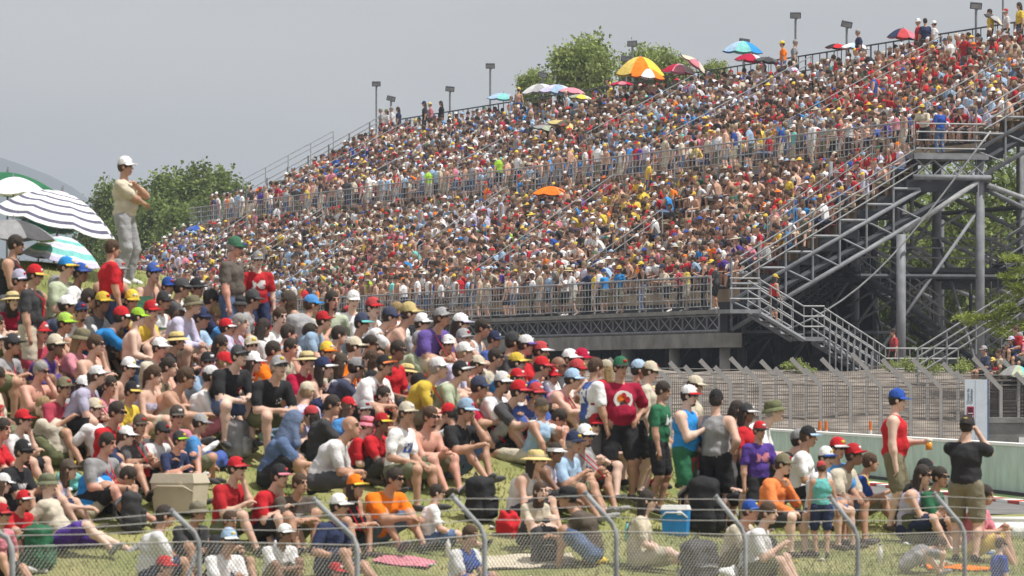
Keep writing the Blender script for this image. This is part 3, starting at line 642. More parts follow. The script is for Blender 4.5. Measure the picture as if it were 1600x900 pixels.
# railings in panels
def rail_mesh(L, h, nh, nv, r0, r1):
    b = MB(); b.tube([loc(0,0), loc(0,h)], r0, 5); b.tube([loc(0,h), loc(L,h)], r0, 5)
    for k in range(nh): b.tube([loc(0,.12+(h-.12)*k/nh), loc(L,.12+(h-.12)*k/nh)], r1, 4)
    for k in range(1, nv): b.tube([loc(L*k/nv,.1), loc(L*k/nv,h)], r1, 4)
    return b
rmL = rail_mesh(2.5, 1.15, 4, 7, .032, .017).mesh('railing_panel', GALV)
rmM = rail_mesh(2.5, 1.12, 4, 6, .03, .015).mesh('railing_panel', GALV)
rmT = rail_mesh(2.5, 1.4, 2, 3, .035, .028).mesh('railing_panel', DARKST)
for k in range(40):
    obj('railing_panel', rmL, gs, Matrix.Translation(gp(2.5*k, -.1, 2.8)))
    obj('railing_panel', rmM, gs, Matrix.Translation(gp(2.5*k, 7.42, 8.3)))
    obj('railing_panel', rmT, gs, Matrix.Translation(gp(2.5*k, 18.6, 12.75)))
# aisle hand rails
def sloped(name, t, u0, z0, u1, z1, hs, r, mat, posts=4):
    b = MB()
    for h in hs: b.tube([gp(t,u0,z0+h), gp(t,u1,z1+h)], r, 5)
    for k in range(posts+1):
        f = k/posts; u = u0+(u1-u0)*f; z = z0+(z1-z0)*f; b.tube([gp(t,u,z), gp(t,u,z+max(hs))], r, 5)
    return part(name, b, mat, gs)
for tier in (0, 1):
    u0, z0 = ROWS[0 if tier == 0 else NL]; n, ru, rz_ = (NL, .72, .46) if tier == 0 else (10, .8, .42)
    for a in AISLE[tier]:
        f0, f1 = ((0, 1), (0, .55), (.3, 1))[int(a) % 3]
        sloped('aisle_handrail', a, u0+ru*n*f0, z0+rz_*n*f0, u0+ru*n*f1-.6, z0+rz_*n*f1-.3, (1.0, 1.28), .024, GALV, 4)
        b = MB()
        for k in range(2*n): u = u0+ru*k/2; z = z0+rz_*k/2; b.hexa([gp(a+.4,u,z-.02), gp(a-.4,u,z-.02), gp(a-.4,u+.4,z-.02), gp(a+.4,u+.4,z-.02), gp(a+.4,u,z+.21), gp(a-.4,u,z+.21), gp(a-.4,u+.4,z+.21), gp(a+.4,u+.4,z+.21)])
        o = part('aisle_steps', b, CONC, gs); o['kind'] = 'stuff'
# end frames at both ends: stringer trusses and side rails
for te, s in ((-.12, 1), (LEN+.12, -1)):
    for (u0, z0, u1, z1, n) in ((.6, 2.85, 7.6, 6.75, 7), (9.7, 8.15, 18.6, 12.9, 8)):
        for nm, dz, r in (('upper_chord', .25, .075), ('lower_chord', -.75, .085)):
            part(nm, MB().tube([gp(te,u0,z0+dz), gp(te,u1,z1+dz)], r, 7), STEEL, gs, True)
        for k in range(n):
            ua, ub = u0+(u1-u0)*k/n, u0+(u1-u0)*(k+1)/n; za, zb_ = z0+(z1-z0)*k/n, z0+(z1-z0)*(k+1)/n
            part('truss_post', MB().tube([gp(te,ua,za-.75), gp(te,ua,za+1.75)], .045, 5), STEEL, gs)
            part('truss_diagonal', MB().tube([gp(te,ua,za+.25), gp(te,ub,zb_-.75)], .035, 5), STEEL, gs)
            part('tread_bracket', MB().tube([gp(te,ua,za+.85), gp(te,ub,za+.85)], .05, 5), STEEL, gs)
        for k in range(4): part('side_rail', MB().tube([gp(te-.03*s,u0+.3,z0+1.0+.26*k), gp(te-.03*s,u1,z1+1.0+.26*k)], .03, 5), GALV, gs)
gbox('platform_edge', -.32, -.2, 7.3, 10.1, 8.08, 8.25, STEEL); gbox('platform_beam', -.1, .6, 7.1, 10.2, 6.95, 7.38, DARKST)
for k in range(4): part('platform_rail', MB().tube([gp(-.25,7.4,8.45+.29*k), gp(-.25,10.0,8.45+.29*k)], .028, 5), GALV, gs)
for k in range(4):
    part('platform_brace', MB().tube([gp(-.22,7.4+.65*k,7.5), gp(-.22,8.05+.65*k,8.08)], .035, 5), STEEL, gs)
    part('platform_brace', MB().tube([gp(-.22,7.4+.65*k,8.08), gp(-.22,8.05+.65*k,7.5)], .035, 5), STEEL, gs)
part('platform_chord', MB().tube([gp(-.25,7.3,7.45), gp(-.25,10.2,7.45)], .10, 8), STEEL, gs, True)
# columns, rakers and braces
for k in range(14):
    t = 4.0*k; part('column', MB().tube([gp(t,9.9,-.5), gp(t,9.9,8.1)], .165, 12), STEEL, gs, True)
    part('column', MB().tube([gp(t,18.2,-.5), gp(t,18.2,12.6)], .15, 10), STEEL, gs, True)
    if k < 8:
        part('raker_beam', MB().tube([gp(t,1.2,2.9), gp(t,9.9,7.4)], .13, 6), DARKST, gs); part('raker_beam', MB().tube([gp(t,9.9,8.0), gp(t,18.2,12.4)], .13, 6), DARKST, gs)
        k < 3 or part('column', MB().tube([gp(t,5.4,-.5), gp(t,5.4,5.2)], .13, 10), STEEL, gs, True)
        part('cross_brace', MB().tube([gp(t,5.4,.4), gp(t,9.9,6.4)], .06, 6), STEEL, gs, True)
        part('cross_brace', MB().tube([gp(t,18.2,3.5), gp(t+.2,9.9,7.2)], .085, 6), STEEL, gs, True)
        part('cross_brace', MB().tube([gp(t,9.9,.5), gp(t+4,9.9,5.6)], .065, 6), STEEL, gs, True)
        part('tie_beam', MB().tube([gp(t,5.4,4.0), gp(t,18.2,4.0)], .09, 6), DARKST, gs)
    part('long_beam', MB().tube([gp(t,9.9,4.0), gp(t+4,9.9,4.0)], .11, 6), DARKST, gs)
    part('long_beam', MB().tube([gp(t,18.2,7.0), gp(t+4,18.2,7.0)], .10, 6), DARKST, gs)
part('column', MB().tube([gp(-.2,6.85,-.5), gp(-.2,6.85,5.45)], .17, 12), STEEL, gs, True)
gbr = random.Random(3)
for k in range(70):
    t, u, z = gbr.uniform(2, 18), gbr.uniform(6, 17), gbr.uniform(.3, 6); d = gbr.choice((-1, 1)); du = gbr.uniform(1.2, 3)
    part('inner_brace', MB().tube([gp(t,u,z), gp(t,u+du,z+d*du*.55)] if k % 3 else [gp(t,u,z-.5), gp(t,u,z+gbr.uniform(1,2.5))], gbr.choice((.045,.06,.075)), 6), GALV if k % 2 else STEEL, gs, True)  # scattered tubes; the paler galvanised ones stand in for sunlit glints
part('knee_brace', MB().tube([gp(-.2,7.0,5.55), gp(-.2,9.7,7.3)], .095, 8), GALV, gs, True)
part('knee_brace', MB().tube([gp(-.2,10.1,7.2), gp(-.2,13.5,6.1)], .095, 8), GALV, gs, True)
part('access_platform', MB().hexa([gp(6,6,4.2), gp(2,6,4.2), gp(2,13,4.2), gp(6,13,4.2), gp(6,6,4.35), gp(2,6,4.35), gp(2,13,4.35), gp(6,13,4.35)]), DARKST, gs)
for k in range(3): part('platform_rail', MB().tube([gp(2,6,4.7+.35*k), gp(2,13,4.7+.35*k)], .03, 5), STEEL, gs)
# inner access stairs zigzagging under the upper tier
def flight(t, u0, z0, u1, z1, w=1.3, mat=DARKST, rail=STEEL, balu=8):
    n = max(3, int(abs(z1-z0)/.19)); b = MB(); st = empty('staircase'); st.parent = gs
    for k in range(n):
        u = u0+(u1-u0)*(k+.5)/n; z = z0+(z1-z0)*(k+.5)/n; h = abs(u1-u0)/n*.55
        b.hexa([gp(t+w,u-h,z-.03), gp(t,u-h,z-.03), gp(t,u+h,z-.03), gp(t+w,u+h,z-.03), gp(t+w,u-h,z+.01), gp(t,u-h,z+.01), gp(t,u+h,z+.01), gp(t+w,u+h,z+.01)])
    o = part('stair_treads', b, rail, st); o['kind'] = 'stuff'
    for tt in (t, t+w):
        part('stringer', MB().tube([gp(tt,u0,z0-.1), gp(tt,u1,z1-.1)], .09, 6), mat, st)
        for hgt in (.35, .7, 1.05): part('stair_rail', MB().tube([gp(tt,u0,z0+hgt), gp(tt,u1,z1+hgt)], .03, 5), rail, st)
        for k in range(balu+1): f = k/balu; part('baluster', MB().tube([gp(tt,u0+(u1-u0)*f,z0+(z1-z0)*f-.08), gp(tt,u0+(u1-u0)*f,z0+(z1-z0)*f+1.05)], .022, 4), rail, st)
flight(2.0, 6.2, 4.3, 9.2, 2.3); flight(3.6, 12.6, .5, 9.2, 2.3); flight(.2, 10.8, 1.2, 15.5, 4.3); flight(9, 8.6, 4.2, 6.0, 2.4); flight(12.5, 9.0, 3.8, 5.5, 1.5); flight(1.2, 11.4, 4.4, 16.6, 7.4)
# main stair from the lower walkway end to the ground
TS = -1.9
flight(TS, 1.0, 2.75, 2.6, 1.85, 1.2, STEEL, GALV, 4)
gbox('stair_landing', TS, TS+1.2, -.1, 1.0, 2.66, 2.79, STEEL); gbox('stair_landing', TS, TS+1.2, 2.6, 3.35, 1.72, 1.86, STEEL)
flight(TS, 3.35, 1.80, 5.6, .45, 1.2, STEEL, GALV, 10)
gbox('stair_landing', TS, TS+1.2, 5.6, 8.3, .3, .42, CONC)
for hgt in (.35, .7, 1.05):
    part('stair_rail', MB().tube([gp(TS,2.6,1.86+hgt), gp(TS,3.35,1.86+hgt)], .03, 5), GALV, gs); part('stair_rail', MB().tube([gp(TS,5.6,.42+hgt), gp(TS,8.3,.42+hgt)], .03, 5), GALV, gs)
    part('stair_rail', MB().tube([gp(TS,-.1,2.8+hgt), gp(TS,1.0,2.8+hgt)], .03, 5), GALV, gs)
for k in range(7): part('baluster', MB().tube([gp(TS,5.6+.45*k,.42), gp(TS,5.6+.45*k,1.47)], .025, 4), GALV, gs)
for k in range(10): part('screen_bar', MB().tube([gp(TS-.1,3.5+.22*k,-.3), gp(TS-.1,3.5+.22*k,2.2-.12*k)], .028, 5), STEEL, gs)
gbox('stair_footing', TS, TS+1.2, 1.0, 6.4, -.4, .0, CONC)
# hanging cable
pts = []
for k in range(13):
    f = k/12; a, b_ = at(1548, 205, 198), at(1238, 512, 197); p = a+(b_-a)*f; p.z -= 1.1*math.sin(math.pi*f)*(.6+.5*f); pts.append(p)
part('hanging_cable', MB().tube(pts, .035, 5), GALV, gs, True)
# terrace rail at the far right and its concrete steps
tr = empty('terrace_stairs', at(1520, 600, 183)); tag(tr, 'concrete terrace steps with sloping steel handrails beside the grandstand columns', 'stairs')
def tp(f, dz, y=183): p = at(1430+190*f, 588-118*f, y); return Vector((p.x, p.y, p.z+dz))-tr.location
for k in range(4): part('handrail', MB().tube([tp(0,.02+.27*k), tp(1.1,.02+.27*k)], .035, 5), GALV, tr)
for k in range(5): part('rail_post', MB().tube([tp(.02+.24*k,-.5), tp(.02+.24*k,.85)], .035, 5), STEEL, tr)
# floodlights behind the top rail
def floodlight(i, px, ytop, tilt, where):
    lo_, hi_ = 0.0, 130.0
    for _ in range(40):
        m = (lo_+hi_)/2; p = gp(m, 19.6, 0)
        if 800+p.x*F_PX/p.y > px: lo_ = m
        else: hi_ = m
    p = gp(lo_, 19.6, 0); zt = (HOR-ytop)*p.y/F_PX; o = empty('floodlight', (p.x, p.y, 12)); tag(o, f'floodlight on thin pole above the top row, {where}', 'floodlight', 'floodlights along the grandstand top')
    part('pole', MB().tube([(0,0,0), (0,0,zt-12-.1)], .05, 6), STEEL, o)
    M = Matrix.Translation((0,0,zt-12)) @ Matrix.Rotation(R(tilt), 4, 'Y') @ Matrix.Rotation(R(20), 4, 'X')
    b = MB().box((0,0,0), (.46,.16,.24), M).box((.0,.12,0), (.3,.1,.16), M); lh = part('lamp_head', b, DARKST, o)
    part('lens', MB().box((0,-.085,0), (.40,.012,.18), M), GALV, lh); part('bracket', MB().tube([(0,0,zt-12-.25), (.12,0,zt-12-.02)], .03, 5), STEEL, o)
for i, a in enumerate([(588,131,0,'leftmost on a tall pole'),(611,154,14,'above the white shirted standers'),(703,139,6,'beside the black clad stander'),(766,103,0,'over the teal parasol'),
        (848,117,10,'in front of the small tree'),(988,68,-4,'above the second tree'),(978,92,8,'beside the yellow parasol'),(1163,65,8,'over the pale blue parasol'),
        (1243,24,0,'tallest, over two standing spectators'),(1323,38,12,'over the red parasol'),(1525,9,5,'highest at the row end')]): floodlight(i, *a)
part('flag_mast', MB().tube([gp(21,19.6,12.2), gp(21,19.6,15.3)], .04, 6), STEEL, gs)

# ------------------------------------------------------------------ trees
LEAFC = [np.array((.09,.135,.035)), np.array((.19,.25,.07)), np.array((.34,.40,.13))]
def crown_mesh(rx, ry, rz, nclump, per, leaf, seed, light=0.0, shape='oval'):
    g = np.random.default_rng(seed); C = g.normal(size=(nclump, 3)); C /= np.linalg.norm(C, axis=1)[:,None]; C *= (g.random((nclump, 1))**.42)
    if shape == 'poplar': C[:,:2] *= (1.05-.55*np.clip(C[:,2:3], -.6, 1))
    C = C*np.array((rx, ry, rz))*.9; n = nclump*per
    P = np.repeat(C, per, 0)+g.normal(size=(n, 3))*np.array((rx, ry, rz)).min()*.17
    a = g.normal(size=(n, 3)); a /= np.linalg.norm(a, axis=1)[:,None]; b = np.cross(a, g.normal(size=(n, 3))); b /= np.linalg.norm(b, axis=1)[:,None]
    L = leaf*g.uniform(.6, 1.3, (n, 1)); a = a*L; b = b*L*.62
    V = np.stack([P-a*.5, P+b*.5, P+a*.5, P-b*.5], 1).reshape(-1, 3)
    t = g.random((n, 1)); cl = np.repeat(g.uniform(.75, 1.3, (nclump, 1)), per, 0)
    col = (LEAFC[0]*(1-t)+LEAFC[1]*t)*(1-light)+LEAFC[2]*light*(.6+.8*t); col = col*cl
    return npmesh('crown', V, [np.arange(n*4).reshape(-1, 4)], (LEAF,), None, False, np.repeat(col, 4, 0)), C
def tree(name, base, h, me, C, zc, label, group, lean=0):
    o = empty(name, base, lean); tag(o, label, 'tree', group); r = h*.017
    part('trunk', MB().tube([(0,0,-.3), (.05,0,h*.3), (-.05,.05,h*.6), (0,0,h*.86)], [r*1.5, r*1.1, r*.7, r*.2], 8), BARK, o, True)
    g = random.Random(int(h*100))
    for k in range(9):
        c = C[g.randrange(len(C))]; z0 = max(h*.22, zc+c[2]-h*.15)
        part('limb', MB().tube([(0,0,z0), (c[0]*.5, c[1]*.5, (z0+zc+c[2])/2+.2), (c[0], c[1], zc+c[2])], [r*.5, r*.32, r*.12], 5), BARK, o, True)
    obj('crown', me, o, Matrix.Translation((0,0,zc)))
PO = [crown_mesh(2.3, 2.3, 5.8, 190, 150, .25, 11+i, .12, 'poplar') for i in range(2)]
for i, (px, yt, Y, s, where) in enumerate([(163,272,338,.72,'nearest the standing white cap'),(212,284,334,.85,'second from the striped parasol'),(262,256,342,1.05,'third from the striped parasol'),
        (303,251,336,1.1,'tallest in the middle of its row'),(345,252,344,1.08,'second from the grandstand end'),(378,282,338,.85,'next to the grandstand end rail'),(240,300,330,.8,'short one in front of its row'),(320,305,328,.8,'short one by the end railing'),(280,310,326,.85,'low one between the taller poplars'),(190,330,329,.7,'lowest behind the white cap stander'),(355,320,327,.7,'low one below the end handrail')]):
    m, C = PO[i % 2]; zt = (HOR-yt)*Y/F_PX; p = at(px, 0, Y); hgt = zt+2.2; k = hgt/15.5
    o = empty('poplar_tree', (p.x, Y, -2.2), i*1.1); tag(o, f'bushy green poplar left of the grandstand, {where}', 'tree', 'poplars beyond the bank')
    part('trunk', MB().tube([(0,0,-.3), (.05,0,hgt*.4), (0,0,hgt*.85)], [.3, .2, .05], 8), BARK, o, True)
    obj('crown', m, o, Matrix.Translation((0,0,hgt-5.6*k*1.05)) @ Matrix.Diagonal((s*1.15, s*1.15, k, 1)))
BR, BC = crown_mesh(3.0, 3.0, 3.2, 75, 110, .40, 31, .6)
for i, (px, yt, Y, sx, where) in enumerate([(913,66,300,.60,'broadest, left of the yellow parasol'),(1010,78,305,.48,'behind the yellow parasol'),(1046,86,303,.40,'beside the pink parasol'),(836,113,298,.32,'smallest, by the teal parasol'),(1117,98,304,.25,'thin tip behind the rail')]):
    zt = (HOR-yt)*Y/F_PX; p = at(px, 0, Y); h = zt+2; s = sx
    o = empty('broadleaf_tree', (p.x, Y, -2), i*2.0); tag(o, f'light green tree rising behind the top row, {where}', 'tree', 'trees behind the grandstand')
    part('trunk', MB().tube([(0,0,-.3), (.1,0,h*.5), (0,0,h-2*s)], [.4, .28, .06], 8), BARK, o, True)
    for k in range(6):
        c = BC[k*7]*s; part('limb', MB().tube([(0,0,h-5*s), (c[0], c[1], h-2.6*s+c[2])], [.12*s+.03, .03], 5), BARK, o, True)
    obj('crown', BR, o, Matrix.Translation((0,0,h-2.55*s)) @ Matrix.Scale(s, 4))
WB, WC = crown_mesh(3.2, 3.2, 5.0, 110, 60, .30, 41, .3)
for i, (px, yt, Y, s, where) in enumerate([(1600,178,232,1.0,'tall at the frame edge behind the upper tier'),(1500,285,236,.9,'between the two tallest columns'),(1412,300,240,.85,'behind the knee brace'),(1560,300,228,.9,'behind the outer columns'),(1340,330,246,.8,'deep behind the inner stairs'),(1455,225,250,.95,'behind the end platform')]):
    zt = (HOR-yt)*Y/F_PX; p = at(px, 0, Y); h = zt+.5
    o = empty('shade_tree', (p.x, Y, -.5), i*1.3); tag(o, f'green tree seen under the grandstand, {where}', 'tree', 'trees under the upper tier')
    part('trunk', MB().tube([(0,0,-.3), (.1,0,h*.4), (0,0,h*.8)], [.22, .16, .05], 8), BARK, o, True); obj('crown', WB, o, Matrix.Translation((0,0,h-4.8*s)) @ Matrix.Scale(s, 4))
# near conifer reaching in from the edge
g = np.random.default_rng(5); cl = []; o = empty('pine_tree', at(1640, 600, 181)); tag(o, 'bright green pine branches reaching in over the terrace handrail', 'tree'); ob = o.location
part('trunk', MB().tube([(0,0,-.5), (.05,0,3), (0,0,6)], [.16, .12, .05], 8), BARK, o, True)
for (px, py, n, sp) in [(1525,497,5,.30),(1560,490,5,.28),(1590,480,3,.25),(1545,500,3,.22),(1596,458,7,.3),(1600,425,6,.3),(1594,402,5,.22),(1585,445,4,.2),(1575,515,4,.3),(1600,505,4,.3)]:
    c = np.array(at(px, py, 181)-ob); part('limb', MB().tube([(0,0,c[2]+.5), (c[0]*.5,c[1],c[2]+.25), tuple(c)], [.06,.04,.015], 5), BARK, o, True)
    for _ in range(n): cl.append(c+g.normal(size=3)*np.array((sp*1.4, sp, sp*.35)))
cl = np.array(cl); per = 60; P = np.repeat(cl, per, 0)+g.normal(size=(len(cl)*per, 3))*np.array((.16,.16,.06)); n = len(P)
a = g.normal(size=(n, 3))*np.array((1,1,.6)); a /= np.linalg.norm(a, axis=1)[:,None]; b = np.cross(a, g.normal(size=(n, 3))); b /= np.linalg.norm(b, axis=1)[:,None]
a *= .12; b *= .022; V = np.stack([P-a, P+b, P+a, P-b], 1).reshape(-1, 3); t = g.random((n, 1)); col = np.array((.17,.23,.035))*(1-t)+np.array((.32,.38,.07))*t
obj('crown', npmesh('crown', V, [np.arange(n*4).reshape(-1, 4)], (LEAF,), None, False, np.repeat(col, 4, 0)), o)
# scrub at the foot of the grandstand
SC, _ = crown_mesh(1.1, .7, .55, 26, 40, .12, 51, .85)
for i, (px, s) in enumerate([(1244,.5),(1262,.4),(1420,.5),(1448,.6),(1500,.6),(1390,.4)]):
    p = at(px, 0, 186); z = float(soil_z(np.array(p.x), np.array(186.0)))
    o = empty('scrub_bush', (p.x, 186, z), i); tag(o, 'low yellow green bush on the earth slope, '+['under the stair screen bars','beside the bush under the stair screen','by the landing rail','at the terrace rail foot','under the terrace handrail','below the stair landing'][i], 'bush', 'bushes on the slope')
    part('stem', MB().tube([(0,0,-.1), (0,0,.4)], [.04,.02], 5), BARK, o); obj('foliage', SC, o, Matrix.Translation((0,0,.4*s)) @ Matrix.Scale(s, 4))

